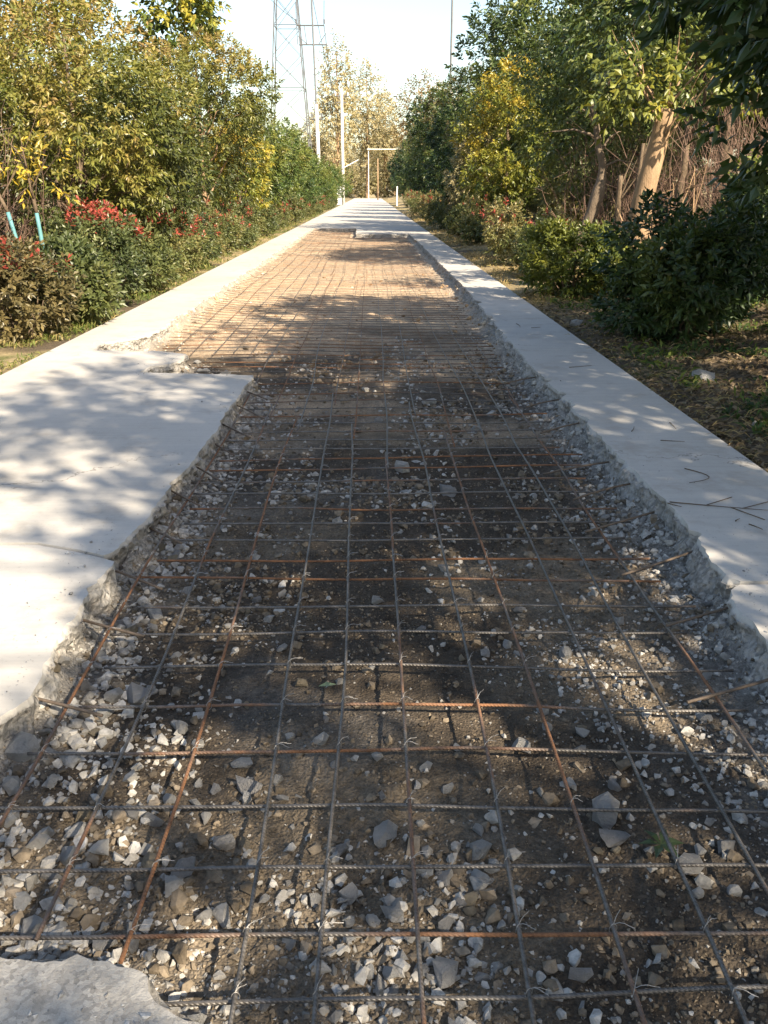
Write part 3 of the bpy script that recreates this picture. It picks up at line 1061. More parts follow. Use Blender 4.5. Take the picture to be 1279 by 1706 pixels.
def shoots(r, P, Dv, nleaf, slen, L, W, pal, tval, jit=0.1, spread=(75, 25), hang=0.25, extra=None, extra_mask=None):
    n = len(P)
    j = np.tile(np.arange(nleaf), n)
    P, Dv = np.repeat(P, nleaf, 0), np.repeat(Dv, nleaf, 0)
    t = (j + r.random(n * nleaf)) / nleaf
    az = j * 2.4 + np.repeat(r.random(n) * 6.28, nleaf)
    ref = np.where(np.abs(Dv[:, 2:3]) > 0.9, np.array([[1.0, 0, 0]]), np.array([[0, 0, 1.0]]))
    A = unit(np.cross(Dv, ref))
    B = np.cross(Dv, A)
    rad = A * np.cos(az)[:, None] + B * np.sin(az)[:, None]
    ang = np.radians(spread[0] + (spread[1] - spread[0]) * t + r.normal(0, 10, len(t)))[:, None]
    d = unit(Dv * np.cos(ang) + rad * np.sin(ang) + np.array([0, 0, -1.0]) * hang * r.random((len(t), 1)))
    side = unit(np.cross(d, Dv + rad * 0.2 + r.normal(0, 0.25, d.shape)))
    pos = P + Dv * (t * slen)[:, None]
    c = palette(pal, np.repeat(tval, nleaf) + r.normal(0, jit, len(t)))
    if extra is not None:
        em = np.repeat(extra_mask, nleaf)
        c[em] = palette(extra, r.random(em.sum()))
    c = c * r.uniform(0.8, 1.2, (len(t), 1))
    return pos, d, side, L * r.uniform(0.7, 1.2, len(t)), W * r.uniform(0.75, 1.2, len(t)), c


def crown_mesh(name, seed, ells, nshoot, nleaf, L, W, pal, slen=0.16, topb=0.0, bias=0.0, up=0.35, inner=0.22, hang=0.25, lump=0.5, extra=None, extra_top=0.0, extra_p=0.0, patch=1.0, spread=(75, 25), hsc=1.6, hthr=0.36):
    r = np.random.default_rng(seed)
    ells = [(np.array(c, float), np.array(s, float)) for c, s in ells]
    area = np.array([(s[0] * s[1] + s[1] * s[2] + s[0] * s[2]) for c, s in ells])
    ek = r.choice(len(ells), nshoot * 2, p=area / area.sum())
    u = unit(r.normal(size=(nshoot * 2, 3)))
    C = np.array([e[0] for e in ells])[ek]
    S = np.array([e[1] for e in ells])[ek]
    lum = 1 - lump * 0.5 + lump * fbm(u * 2.4 + seed * 1.37 + ek[:, None] * 5.1, 3, seed)
    rr = np.where(r.random(nshoot * 2) < inner, r.uniform(0.45, 0.9, nshoot * 2), 1 - np.abs(r.normal(0, 0.07, nshoot * 2))) * lum
    P = C + u * S * rr[:, None]
    deep = np.zeros(len(P), bool)
    for k, (c, s) in enumerate(ells):
        deep |= (np.linalg.norm((P - c) / s, axis=1) < 0.42)
    # holes
    hole = fbm(P * hsc + seed, 3, seed + 4) < hthr
    ok = ~deep & ~(hole & (r.random(len(P)) < (0.8 if hthr < 0.4 else 0.97)))
    P, u = P[ok][:nshoot], u[ok][:nshoot]
    Dv = unit(u * 0.85 + np.array([0, 0, up]) + r.normal(0, 0.38, u.shape))
    z0, z1 = P[:, 2].min(), P[:, 2].max()
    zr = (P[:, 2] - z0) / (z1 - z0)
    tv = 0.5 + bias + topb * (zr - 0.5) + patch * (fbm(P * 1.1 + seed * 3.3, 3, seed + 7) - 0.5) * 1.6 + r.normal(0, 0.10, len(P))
    em = None
    if extra is not None:
        em = (zr > 1 - extra_top) & (r.random(len(P)) < extra_p)
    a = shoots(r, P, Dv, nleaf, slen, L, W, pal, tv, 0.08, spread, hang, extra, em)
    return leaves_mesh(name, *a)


def wood(name, seed, trunk_pts, r0, r1, targets, lr=0.35, n=8, rmin=0.006):
    """trunk with limbs that reach to the targets"""
    B = Bag()
    T = np.asarray(trunk_pts, float)
    tt = np.linspace(0, 1, 14)
    s = np.linspace(0, 1, len(T))
    P = np.stack([np.interp(tt, s, T[:, k]) for k in range(3)], -1)
    rd = np.random.default_rng(seed)
    P[1:-1, :2] += rd.normal(0, r0 * 0.12, (12, 2))
    rad = r0 + (r1 - r0) * tt
    rad[0] *= 1.35
    B.tube(P, rad, n)
    for q in targets:
        q = np.asarray(q, float)
        h = np.clip((q[2] - P[0, 2]) / (P[-1, 2] - P[0, 2]) - rd.uniform(0.15, 0.35), 0.25, 0.97)
        a = np.array([np.interp(h, tt, P[:, k]) for k in range(3)])
        ra = np.interp(h, tt, rad) * lr * 1.4
        t = np.linspace(0, 1, 7)[:, None]
        m = a + (q - a) * t
        m[:, 2] += np.sin(t[:, 0] * math.pi) * np.linalg.norm(q - a) * 0.12
        m[1:-1] += rd.normal(0, 0.03 * np.linalg.norm(q - a), (5, 3))
        B.tube(m, np.maximum(rmin, ra * (1 - 0.85 * t[:, 0])), 5)
    return B.mesh(name, True)


def ell_targets(ells, seed, n):
    r = np.random.default_rng(seed)
    out = []
    for _ in range(n):
        c, s = ells[r.integers(len(ells))]
        out.append(np.array(c) + unit(r.normal(size=3)) * np.array(s) * r.uniform(0.5, 0.9))
    return out


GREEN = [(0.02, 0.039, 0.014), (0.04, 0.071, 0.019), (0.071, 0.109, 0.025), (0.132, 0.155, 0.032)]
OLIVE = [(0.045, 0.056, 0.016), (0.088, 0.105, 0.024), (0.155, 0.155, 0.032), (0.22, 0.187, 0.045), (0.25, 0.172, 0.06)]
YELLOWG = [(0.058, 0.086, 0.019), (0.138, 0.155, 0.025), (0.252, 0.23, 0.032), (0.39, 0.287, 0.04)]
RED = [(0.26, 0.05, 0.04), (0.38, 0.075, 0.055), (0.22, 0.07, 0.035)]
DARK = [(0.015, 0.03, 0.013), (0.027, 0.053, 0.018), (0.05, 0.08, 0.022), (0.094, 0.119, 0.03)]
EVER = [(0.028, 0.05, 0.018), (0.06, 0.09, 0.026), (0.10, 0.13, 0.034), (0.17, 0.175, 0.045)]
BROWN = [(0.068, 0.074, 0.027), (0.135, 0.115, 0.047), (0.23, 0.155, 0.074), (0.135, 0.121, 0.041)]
HAZED_GOLD = [(0.19, 0.18, 0.085), (0.29, 0.25, 0.125), (0.37, 0.31, 0.175), (0.27, 0.24, 0.13)]  # gold leaf tones greyed and paled: distance haze put into the colour


def std_ells(h, r, z0, seed, squash=1.0):
    q = np.random.default_rng(seed)
    zc = (h + z0) / 2
    e = [((0, 0, zc), (r * 0.85, r * 0.85, (h - z0) / 2))]
    for k in range(7):
        a = k * 2.4 + q.uniform(-0.4, 0.4)
        zz = q.uniform(z0 + 0.22 * (h - z0), h - 0.18 * (h - z0))
        rr = r * q.uniform(0.40, 0.62)
        e.append(((math.cos(a) * r * 0.62, math.sin(a) * r * 0.62, zz), (rr, rr, rr * q.uniform(0.7, 1.0) * squash)))
    return e


TREE_CACHE = {}


def tree(name, label, cat, x, y, h, r, z0, pal, seed, key=None, nshoot=1200, nleaf=9, L=0.085, W=0.035, group=None, rz=None, trunk_r=0.07, bark=None, leafmat=None, lean=(0, 0), crown_kw=None, z=None, ells=None, sc=1.0):
    """a tree: trunk (with its limbs) and crown; a key shares the meshes between copies"""
    k = key if key is not None else ('u', seed)
    if k not in TREE_CACHE:
        e = ells or std_ells(h, r, z0, seed)
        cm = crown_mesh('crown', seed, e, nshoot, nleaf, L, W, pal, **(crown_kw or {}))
        tr = wood('trunk', seed, [(0, 0, -0.15), (lean[0] * 0.4, lean[1] * 0.4, h * 0.35), (lean[0], lean[1], h * 0.88)], trunk_r, trunk_r * 0.25, ell_targets(e, seed, 14))
        cm.materials.append(leafmat or M_LEAF)
        tr.materials.append(bark or M_BARK)
        TREE_CACHE[k] = (cm, tr)
    cm, tr = TREE_CACHE[k]
    root = empty(name, (x, y, gz(x, y) if z is None else z), rz if rz is not None else (seed * 1.7) % 6.28, sc)
    link('trunk', tr, None, root)
    link('crown', cm, None, root)
    tag(root, label, cat, group)
    return root


# ---- left row of small trees
GL = 'small trees along the left verge'
tree('roadside_tree', 'broad green and gold tree above the red-tipped shrubs, nearest of the left row', 'tree', -4.42, 14.0, 3.95, 1.62, 0.35, OLIVE, 11, nshoot=2700, nleaf=10, L=0.105, W=0.042, group=GL, rz=0.3, crown_kw=dict(topb=0.8, bias=-0.08, slen=0.2, hang=0.5))
tree('roadside_tree', 'green tree squeezed between the two broadest trees of the left row', 'tree', -4.85, 19.3, 4.1, 1.35, 0.7, OLIVE, 12, nshoot=1300, L=0.10, W=0.042, group=GL, crown_kw=dict(topb=0.5, bias=-0.2, hang=0.45))
tree('roadside_tree', 'olive tree with bare orange trunk below, third of the left row', 'tree', -4.4, 24.2, 4.85, 1.72, 1.15, OLIVE, 13, nshoot=2100, L=0.11, W=0.045, group=GL, trunk_r=0.085, bark=M_BARK_PALE, rz=0.2, crown_kw=dict(topb=0.7, bias=-0.12, hang=0.4))
tree('roadside_tree', 'tree with bright yellow leaves down its right flank in the left row', 'tree', -3.95, 27.5, 3.3, 0.95, 0.7, YELLOWG, 14, nshoot=650, L=0.12, W=0.05, group=GL, crown_kw=dict(topb=0.3, bias=0.12, hang=0.5))
for k, (yy, hh, xx) in enumerate([(31.5, 4.0, -4.6), (37.0, 4.3, -4.4), (43.5, 4.0, -4.5), (50.5, 3.8, -4.4), (58.5, 3.9, -4.5), (67.5, 3.7, -4.1), (78.0, 3.8, -4.0), (90.0, 3.7, -3.9), (104.0, 3.6, -3.9)]):
    tree('roadside_tree', 'green tree in the left row, %s beyond the yellow-flanked tree' % ordw(k), 'tree', xx, yy, 4.0, 1.75, 0.55, GREEN[1:] + [(0.15, 0.14, 0.03)], 20 + k % 3, key=('lrow', k % 3), nshoot=1100, nleaf=9, L=0.15, W=0.06, group=GL, rz=k * 1.3, sc=hh / 4.0, crown_kw=dict(topb=0.35, bias=-0.05))
# taller things behind the left row
tree('young_tree', 'tall thin tree with large sparse yellow leaves rising behind the left row', 'tree', -5.5, 29.0, 8.4, 1.15, 4.7, YELLOWG, 31, nshoot=300, nleaf=8, L=0.19, W=0.14, trunk_r=0.05, group=None, crown_kw=dict(bias=-0.12, slen=0.4, inner=0.5, hang=0.8), leafmat=M_LEAF_G)
tree('young_tree', 'tall thin tree with sparse yellow-green leaves left of its yellow neighbour', 'tree', -8.2, 24.0, 6.5, 1.3, 3.3, YELLOWG, 32, nshoot=330, nleaf=8, L=0.16, W=0.11, trunk_r=0.06, crown_kw=dict(bias=0.0, slen=0.4, inner=0.5, hang=0.7))
tree('back_tree', 'brownish sparse tree at the upper left corner of the picture', 'tree', -7.6, 15.2, 5.6, 1.9, 2.0, BROWN, 33, nshoot=900, nleaf=8, L=0.10, W=0.045, trunk_r=0.09, bark=M_BARK_GREY, crown_kw=dict(topb=0.4, bias=0.1, inner=0.5))
tree('back_tree', 'gold-brown tree showing over the top of the broad left tree', 'tree', -7.2, 18.8, 5.6, 1.9, 1.6, OLIVE[1:] , 34, nshoot=1100, nleaf=8, L=0.10, W=0.045, trunk_r=0.09, crown_kw=dict(topb=0.6, bias=0.2, inner=0.35))
for k, (xx, yy) in enumerate([(-9.5, 28), (-10.5, 36), (-9.8, 46), (-10.5, 58), (-10, 74), (-10.5, 92), (-13, 20), (-12.5, 12.5)]):
    tree('back_tree', 'dull green tree hidden behind the left row, %s from the near end' % ordw(k), 'tree', xx, yy, 4.0, 2.2, 0.5, GREEN, 22, key=('lrow', 2), nshoot=1300, nleaf=9, L=0.15, W=0.06, group='trees behind the left row', rz=k * 2.1, sc=1.0 if k < 6 else 1.15)


def thicket(name, label, x, y, rx, ry, h, n, seed, cat='thicket', mat=None, rr=0.007):
    r = np.random.default_rng(seed)
    B = Bag()
    for _ in range(n):
        bx_, by_ = r.normal(0, 0.4, 2) * (rx, ry)
        d = np.array([r.normal(0, 0.30), r.normal(0, 0.30), 1.0]) * h * r.uniform(0.5, 1.05)
        t = np.linspace(0, 1, 6)[:, None]
        P = np.array([bx_, by_, -0.05]) + d * t + np.cumsum(r.normal(0, 0.035 * h, (6, 3)), 0) * t
        B.tube(P, rr * (1.15 - t[:, 0]) * r.uniform(0.6, 1.6), 3)
        for _ in range(2):
            k = r.integers(2, 5)
            e = unit(r.normal(size=3) + np.array([0, 0, 0.4])) * h * r.uniform(0.12, 0.3)
            B.tube(P[k] + e * np.linspace(0, 1, 4)[:, None] + r.normal(0, 0.012, (4, 3)), rr * 0.5, 3)
    o = link(name, B.mesh(name), mat or M_TWIG, None, (x, y, gz(x, y)))
    tag(o, label, cat)
    return o


thicket('dry_thicket', 'dark tangle of dry stems behind the turquoise-painted trunks', -5.9, 11.2, 1.5, 0.9, 2.3, 300, 41)
thicket('dry_thicket', 'dark dry stems under the broad left tree', -6.0, 13.9, 1.6, 1.0, 2.4, 300, 42)


# ---- shrubs
def shrub_ells(h, r, seed):
    q = np.random.default_rng(seed)
    e = [((0, 0, h * 0.45), (r * 0.8, r * 0.8, h * 0.45))]
    for k in range(6):
        a = k * 2.4 + q.uniform(-0.5, 0.5)
        rr = r * q.uniform(0.42, 0.62)
        e.append(((math.cos(a) * r * 0.55, math.sin(a) * r * 0.55, h * q.uniform(0.3, 0.78)), (rr, rr, rr * q.uniform(0.75, 1.15))))
    return e


SH_VAR = {}


def shrub(name, label, x, y, h, r, pal, seed, key=None, nshoot=520, nleaf=9, L=0.075, W=0.036, red=0.0, group=None, sc=1.0, rz=0.0, crown_kw=None, mat=None):
    k = key or ('u', seed)
    if k not in SH_VAR:
        e = shrub_ells(h, r, seed)
        kw = dict(up=0.75, slen=0.13, inner=0.25, hang=0.15, extra=RED if red else None, extra_top=0.35, extra_p=red, lump=0.6)
        kw.update(crown_kw or {})
        cm = crown_mesh('foliage', seed, e, nshoot, nleaf, L, W, pal, **kw)
        B = Bag()
        q = np.random.default_rng(seed)
        for tq in ell_targets(e, seed, 12):
            t = np.linspace(0, 1, 6)[:, None]
            a = np.array([q.normal(0, 0.05), q.normal(0, 0.05), -0.08])
            P = a + (tq - a) * t
            P[1:-1] += q.normal(0, 0.02, (4, 3))
            B.tube(P, 0.014 * (1.1 - 0.8 * t[:, 0]), 5)
        st = B.mesh('stem', True)
        st.materials.append(M_BARK)
        cm.materials.append(mat or M_LEAF)
        SH_VAR[k] = (cm, st)
    cm, st = SH_VAR[k]
    root = empty(name, (x, y, gz(x, y) - 0.02), rz, sc)
    link('stem', st, None, root)
    link('foliage', cm, None, root)
    tag(root, label, 'shrub', group)
    return root


GS = 'shrubs along the left verge'
SG = [(0.04, 0.056, 0.022), (0.085, 0.105, 0.034), (0.14, 0.145, 0.048), (0.20, 0.165, 0.065)]
SB = [(0.053, 0.054, 0.024), (0.112, 0.093, 0.039), (0.165, 0.128, 0.053), (0.128, 0.128, 0.045)]
shrub('roadside_shrub', 'brownish shrub at the left frame edge beside the turquoise-painted trunk', -3.55, 8.8, 0.95, 0.5, SB, 51, nshoot=620, red=0.25, group=GS)
shrub('roadside_shrub', 'dark brown-green shrub at the left frame edge behind the pale post', -4.25, 10.1, 0.85, 0.5, SB, 52, nshoot=560, red=0.25, group=GS)
shrub('roadside_shrub', 'leafy green shrub with large leaves bending over the sunlit strip', -3.36, 9.9, 0.9, 0.46, SG, 53, nshoot=520, nleaf=9, L=0.095, W=0.045, group=GS)
shrub('roadside_shrub', 'tall shrub with a big cluster of bright red shoots', -3.62, 11.5, 1.38, 0.60, SG, 54, nshoot=720, red=0.6, group=GS, crown_kw=dict(extra_top=0.22))
shrub('roadside_shrub', 'dense green shrub with a few red tips, just beyond the reddest one', -3.5, 12.9, 1.1, 0.58, SG, 55, nshoot=640, red=0.28, group=GS)
for k in range(26):
    yy = 14.1 + k * 1.15 * (1 + k * 0.055)
    shrub('roadside_shrub', 'low shrub with red tips in the left roadside line, %s beyond the dense green shrub' % ordw(k), -3.62 - random.uniform(-0.08, 0.3), yy, 1.05, 0.66, SG, 56 + k % 4, key=('ls', k % 4), nshoot=460, L=0.085, W=0.04, red=[0.26, 0.08, 0.34, 0.14][k % 4], group=GS, sc=random.uniform(0.8, 1.15), rz=k * 1.9)

# turquoise-painted leaning trunks of the young tree at the left edge
for k, (px, py, X, Y, dx, lab) in enumerate([(36, 425, -4.05, 10.7, -0.34, 'thin leaning trunk painted turquoise low down at the left edge'), (68, 400, -3.98, 11.0, -0.10, 'second turquoise-painted trunk right of the thin leaning one')]):
    root = empty('painted_sapling', (X, Y, gz(X, Y)))
    t = np.linspace(0, 1, 8)[:, None]
    P = np.array([0.0, 0, -0.1]) + np.array([dx * 0.65, 0, 1.25]) * t
    B = Bag()
    B.tube(P, 0.029 - 0.005 * t[:, 0], 8)
    link('painted_trunk', B.mesh('painted_trunk', True), M_TURQ, root)
    B = Bag()
    Q0 = P[-1]
    B.tube(Q0 + np.array([dx * 0.9, 0.05, 0.75]) * t, 0.024 - 0.016 * t[:, 0], 8)
    for s in range(5):
        e = np.array([random.uniform(-0.6, 0.6), random.uniform(-0.3, 0.3), random.uniform(0.3, 0.8)])
        B.tube(Q0 + np.array([dx * 0.9, 0.05, 0.75]) * (0.2 + 0.15 * s) + e * t * 0.7, 0.012 * (1.1 - t[:, 0]), 5)
    link('upper_trunk', B.mesh('upper_trunk', True), M_BARK, root)
    cm = crown_mesh('crown', 81 + k, [((dx * 0.6 + 0.1, 0, 1.62), (0.42, 0.35, 0.22))], 9, 9, 0.10, 0.034, YELLOWG[1:] + [(0.42, 0.30, 0.03)], slen=0.3, bias=0.3, inner=0.6, hang=0.3)
    link('crown', cm, M_LEAF, root)
    tag(root, lab, 'tree')
# pale post stump at the very left
B = Bag()
X, Y = at(5, 560, 0.2)
B.tube(np.array([[0, 0, -0.1], [0.01, 0, 0.12], [0.0, 0.01, 0.36]]), np.array([0.055, 0.05, 0.046]), 9)
tag(link('wooden_post', B.mesh('wooden_post', True), M_BARK_PALE, None, (X, Y, gz(X, Y))), 'short pale wooden post under the shrub at left edge', 'post')

# ---- right side
GR = 'dark trees along the right verge'
for k, (yy, hh) in enumerate([(38.5, 5.9), (46.0, 6.5), (54.5, 6.3), (64.0, 6.5), (75.0, 6.2), (88.0, 6.4), (104.0, 6.4)]):
    tree('verge_tree', 'dark dense tree in the far right row, %s from the near end' % ordw(k), 'tree', 4.35, yy, 6.3, 2.05, 0.5, DARK + [(0.10, 0.08, 0.035)], 120 + k % 2, key=('rrow', k % 2), nshoot=1500, nleaf=9, L=0.17, W=0.075, group=GR, rz=k * 1.1, sc=hh / 6.3, crown_kw=dict(topb=0.6))
tree('verge_tree', 'yellow-green sunlit tree right of the road in front of the dark row', 'tree', 3.9, 26.2, 4.45, 1.35, 0.5, YELLOWG, 131, nshoot=1500, nleaf=9, L=0.125, W=0.055, crown_kw=dict(topb=0.25, bias=-0.05, hang=0.5))
tree('verge_tree', 'pale straw-coloured small tree at the foot of the dark row', 'tree', 3.75, 31.5, 3.6, 0.95, 0.35, HAZED_GOLD, 132, nshoot=700, nleaf=8, L=0.14, W=0.065, crown_kw=dict(topb=0.3, hang=0.5))
tree('verge_tree', 'brown-olive tree between the yellow-green tree and the dark row', 'tree', 4.6, 33.0, 5.2, 1.5, 0.7, OLIVE, 133, nshoot=1100, nleaf=9, L=0.14, W=0.06, crown_kw=dict(topb=0.5, bias=-0.1))
tree('evergreen_tree', 'huge dark evergreen towering behind the yellow-green tree', 'tree', 7.3, 31.0, 8.6, 3.7, 0.8, EVER, 134, key=('big',), nshoot=3100, nleaf=10, L=0.19, W=0.085, trunk_r=0.22, crown_kw=dict(slen=0.3, topb=0.1, lump=0.7), leafmat=M_LEAF_G)
tree('evergreen_tree', 'second tall evergreen right of the huge one, behind the leaning trunk', 'tree', 11.4, 24.0, 8.6, 3.7, 0.8, DARK, 134, key=('big',), trunk_r=0.22, rz=2.2, sc=0.9)
tree('evergreen_tree', 'dark evergreen closing the view behind the brown thicket on the right', 'tree', 12.6, 15.5, 8.6, 3.7, 0.8, DARK, 134, key=('big',), trunk_r=0.22, rz=4.1, sc=0.95)
tree('evergreen_tree', 'dark evergreen deepest in the right-hand woods', 'tree', 16.5, 27.0, 8.6, 3.7, 0.8, DARK, 134, key=('big',), trunk_r=0.22, rz=5.3, sc=1.1)
tree('camphor_tree', 'bright-leaved tree spreading over the thick pale trunk', 'tree', 5.7, 16.6, 6.2, 2.0, 2.35, EVER, 135, nshoot=1400, nleaf=9, L=0.15, W=0.075, trunk_r=0.09, crown_kw=dict(slen=0.25, bias=0.05, lump=0.8), leafmat=M_LEAF_G)
tree('camphor_tree', 'green tree left of the leaning trunk, under the huge evergreen', 'tree', 5.2, 20.5, 4.6, 1.8, 1.0, EVER, 136, nshoot=1500, nleaf=9, L=0.14, W=0.06, trunk_r=0.08, crown_kw=dict(slen=0.22, lump=0.8))
tree('shade_tree', 'dark big-leaved tree hanging into the upper right corner', 'tree', 4.1, 6.9, 5.3, 1.85, 0.95, DARK, 137, nshoot=1900, nleaf=9, L=0.15, W=0.075, trunk_r=0.12, crown_kw=dict(slen=0.25, bias=-0.1, lump=0.8), leafmat=M_LEAF_G)
# the row goes on beside and behind the camera; it shades the near half of the road
for k, (xx, yy, sc_) in enumerate([(5.0, 4.1, 0.9), (4.7, 0.5, 1.08), (4.9, -3.0, 1.25), (4.8, -6.8, 1.25), (4.9, -10.5, 1.35)]):
    tree('shade_tree', 'big-leaved tree of the right row beside and behind the viewer, %s from the front' % ordw(k), 'tree', xx, yy, 6.0, 2.05, 1.45, DARK, 138, key=('sparse',), nshoot=1150, nleaf=9, L=0.15, W=0.075, trunk_r=0.12, crown_kw=dict(slen=0.3, lump=0.9, hsc=0.85, hthr=0.455), leafmat=M_LEAF_G, rz=1.3 + k * 1.7, sc=sc_, group='shade trees beside the viewer')

for k, (xx, yy, sc_) in enumerate([(9.0, 43.0, 1.1), (13.0, 38.0, 1.2), (9.5, 54.0, 1.1), (10.0, 68.0, 1.1), (15.0, 50.0, 1.3), (20.0, 36.0, 1.3), (7.4, 27.0, 0.7), (11.0, 84.0, 1.1)]):
    tree('woods_tree', 'dark tree of the woods behind the right row, %s from the front' % ordw(k), 'tree', xx, yy, 6.3, 2.05, 0.5, DARK, 120, key=('rrow', k % 2), rz=k * 1.4, sc=sc_, group='woods behind the right row')

# thick pale trunk, cut off above, with a broken low stub
root = empty('pollarded_tree', (3.72, 12.6, gz(3.72, 12.6)))
B = Bag()
t = np.linspace(0, 1, 14)[:, None]
P = np.array([-0.06, 0, -0.15]) + np.concatenate([0.33 * t ** 1.1, 0 * t, 2.45 * t], 1)
P[:, 0] += 0.015 * np.sin(t[:, 0] * 9)
B.tube(P, 0.185 - 0.075 * t[:, 0] + 0.07 * np.exp(-t[:, 0] * 12), 14)
link('trunk', B.mesh('trunk', True), M_BARK_PALE, root)
B = Bag()
P2 = np.array([0.0, -0.05, 0.05]) + np.concatenate([-0.55 * t, -0.10 * t, 0.15 * t + 0.38 * t ** 1.7], 1)
B.tube(P2, 0.13 - 0.06 * t[:, 0], 10)
link('broken_stub', B.mesh('broken_stub', True), M_BARK, root)
B = Bag()
for k in range(9):
    a = random.uniform(0, 6.28)
    e = np.array([math.cos(a) * 0.8, math.sin(a) * 0.5, random.uniform(0.5, 1.4)])
    B.tube(P[-1 - k % 4] + e * t + 0.02 * np.sin(t * 11 + k), 0.022 * (1.1 - t[:, 0]), 5)
link('branch', B.mesh('branch', True), M_BARK_PALE, root)
cm = crown_mesh('crown', 91, [((0.3, -0.1, 2.9), (0.9, 0.7, 0.6)), ((-0.3, -0.2, 2.5), (0.55, 0.5, 0.35)), ((0.9, -0.2, 2.45), (0.5, 0.5, 0.35))], 190, 7, 0.12, 0.07, DARK[2:] + [(0.17, 0.18, 0.03), (0.30, 0.25, 0.03)], slen=0.3, inner=0.6, hang=0.9, bias=0.1)
link('crown', cm, M_LEAF_G, root)
tag(root, 'thick pale sunlit trunk with a broken low stub and big drooping leaves', 'tree')

# leaning dead trunk
root = empty('leaning_trunk', (3.02, 13.2, gz(3.02, 13.2)))
B = Bag()
K = np.array([[-0.16, 0, -0.1], [0.0, 0, 0.45], [0.20, 0, 0.95], [0.34, 0, 1.40], [0.33, 0.02, 1.75], [0.22, 0.02, 2.1], [0.12, 0.02, 2.5]])
tt = np.linspace(0, 1, 22)
P = np.stack([np.interp(tt, np.linspace(0, 1, 7), K[:, k]) for k in range(3)], -1)
P[:, 0] += 0.012 * np.sin(tt * 23)
rad = np.interp(tt, [0, 0.5, 0.62, 1], [0.115, 0.085, 0.055, 0.035]) * (1 + 0.08 * np.sin(tt * 31))
B.tube(P, rad, 10)
link('trunk', B.mesh('trunk', True), M_BARK_GREY, root)
for k, (h_, e) in enumerate([(17, (-0.75, 0.1, 0.12)), (18, (-0.3, 0, 0.35)), (15, (0.3, 0.1, 0.35)), (13, (0.45, -0.1, 0.1))]):
    B = Bag()
    t = np.linspace(0, 1, 8)[:, None]
    m = P[h_] + np.array(e) * t
    m[:, 2] += 0.06 * np.sin(t[:, 0] * 4) + 0.01 * np.sin(t[:, 0] * 17)
    B.tube(m, 0.022 * (1.15 - t[:, 0]), 6)
    link('branch', B.mesh('branch', True), M_BARK_GREY, root)
tag(root, 'grey leaning dead trunk with a broken top and bare side branch', 'tree')

for k, (px, X, Y, h_, r_, lab) in enumerate([(1005, 4.4, 15.8, 1.5, 0.055, 'short straight orange-brown trunk between the leaning trunk and the pale one'), (1150, 6.4, 16.5, 2.6, 0.16, 'dim brown trunk standing in the dry thicket right of the pale one'), (1060, 4.45, 15.2, 2.0, 0.05, 'slim brown stem just left of the thick pale trunk')]):
    B = Bag()
    t = np.linspace(0, 1, 8)[:, None]
    P = np.array([0, 0, -0.1]) + np.array([0.06 * (k - 1), 0, h_]) * t
    P[:, 0] += 0.012 * np.sin(t[:, 0] * 7)
    B.tube(P, r_ * (1.05 - 0.3 * t[:, 0]), 8)
    for s in range(3):
        e = np.array([random.uniform(-0.5, 0.5), random.uniform(-0.3, 0.3), 0.7])
        B.tube(P[5 + s % 2] + e * t, r_ * 0.35 * (1.1 - t[:, 0]), 5)
    tag(link('dead_tree', B.mesh('dead_tree', True), M_BARK, None, (X, Y, gz(X, Y))), lab, 'trunk')
thicket('dry_thicket', 'purple-brown thicket of dry stems right of the pale trunk', 6.6, 14.0, 1.9, 1.0, 2.5, 420, 43)
thicket('dry_thicket', 'brown dry stems in the shade left of the pale trunk', 5.6, 18.0, 1.8, 1.0, 2.2, 320, 44)
thicket('dry_thicket', 'pale forked stems rising beside the thick pale trunk', 4.2, 12.7, 0.5, 0.3, 1.6, 16, 45, mat=M_BARK_PALE, rr=0.014)

GB = 'shrubs along the right verge'
shrub('verge_shrub', 'dark shaded round shrub nearest on the right verge', 3.08, 8.6, 1.12, 0.66, DARK, 61, nshoot=1100, nleaf=9, L=0.095, W=0.042, group=GB)
shrub('verge_shrub', 'half-sunlit green shrub beside the strip below the leaning trunk', 2.78, 12.2, 0.95, 0.6, YELLOWG[:3], 62, nshoot=850, nleaf=9, L=0.085, W=0.038, group=GB)
shrub('verge_shrub', 'sunlit yellow-green shrub at the foot of the thick pale trunk', 3.4, 11.9, 0.7, 0.5, YELLOWG[:3], 63, nshoot=450, nleaf=8, L=0.085, W=0.035, group=GB)
shrub('verge_shrub', 'dark leafy shrub at the right frame edge behind the round shaded one', 4.75, 10.0, 1.2, 0.75, DARK, 64, nshoot=900, nleaf=9, L=0.10, W=0.045, group=GB)
shrub('verge_shrub', 'pale green shrub glowing through at the right frame edge', 5.2, 11.2, 1.4, 0.8, YELLOWG[:3], 65, nshoot=600, nleaf=9, L=0.09, W=0.04, group=GB)
for k, (xx, yy, s_) in enumerate([(3.0, 15.0, 0.95), (2.95, 17.6, 1.0), (3.25, 20.8, 0.9), (3.1, 24.5, 1.0), (3.2, 29.5, 0.95), (3.1, 34.0, 1.05), (3.0, 39.0, 1.1), (3.1, 45.0, 1.1), (3.0, 53.0, 1.1), (3.1, 62.0, 1.1)]):
    shrub('verge_shrub', 'low right verge shrub, %s beyond the half-sunlit shrub' % ordw(k), xx, yy, 1.05, 0.66, SG, 66 + k % 2, key=('rs', k % 2), nshoot=480, L=0.09, W=0.042, red=[0.03, 0.12][k % 2], group=GB, sc=s_, rz=k * 2.3)
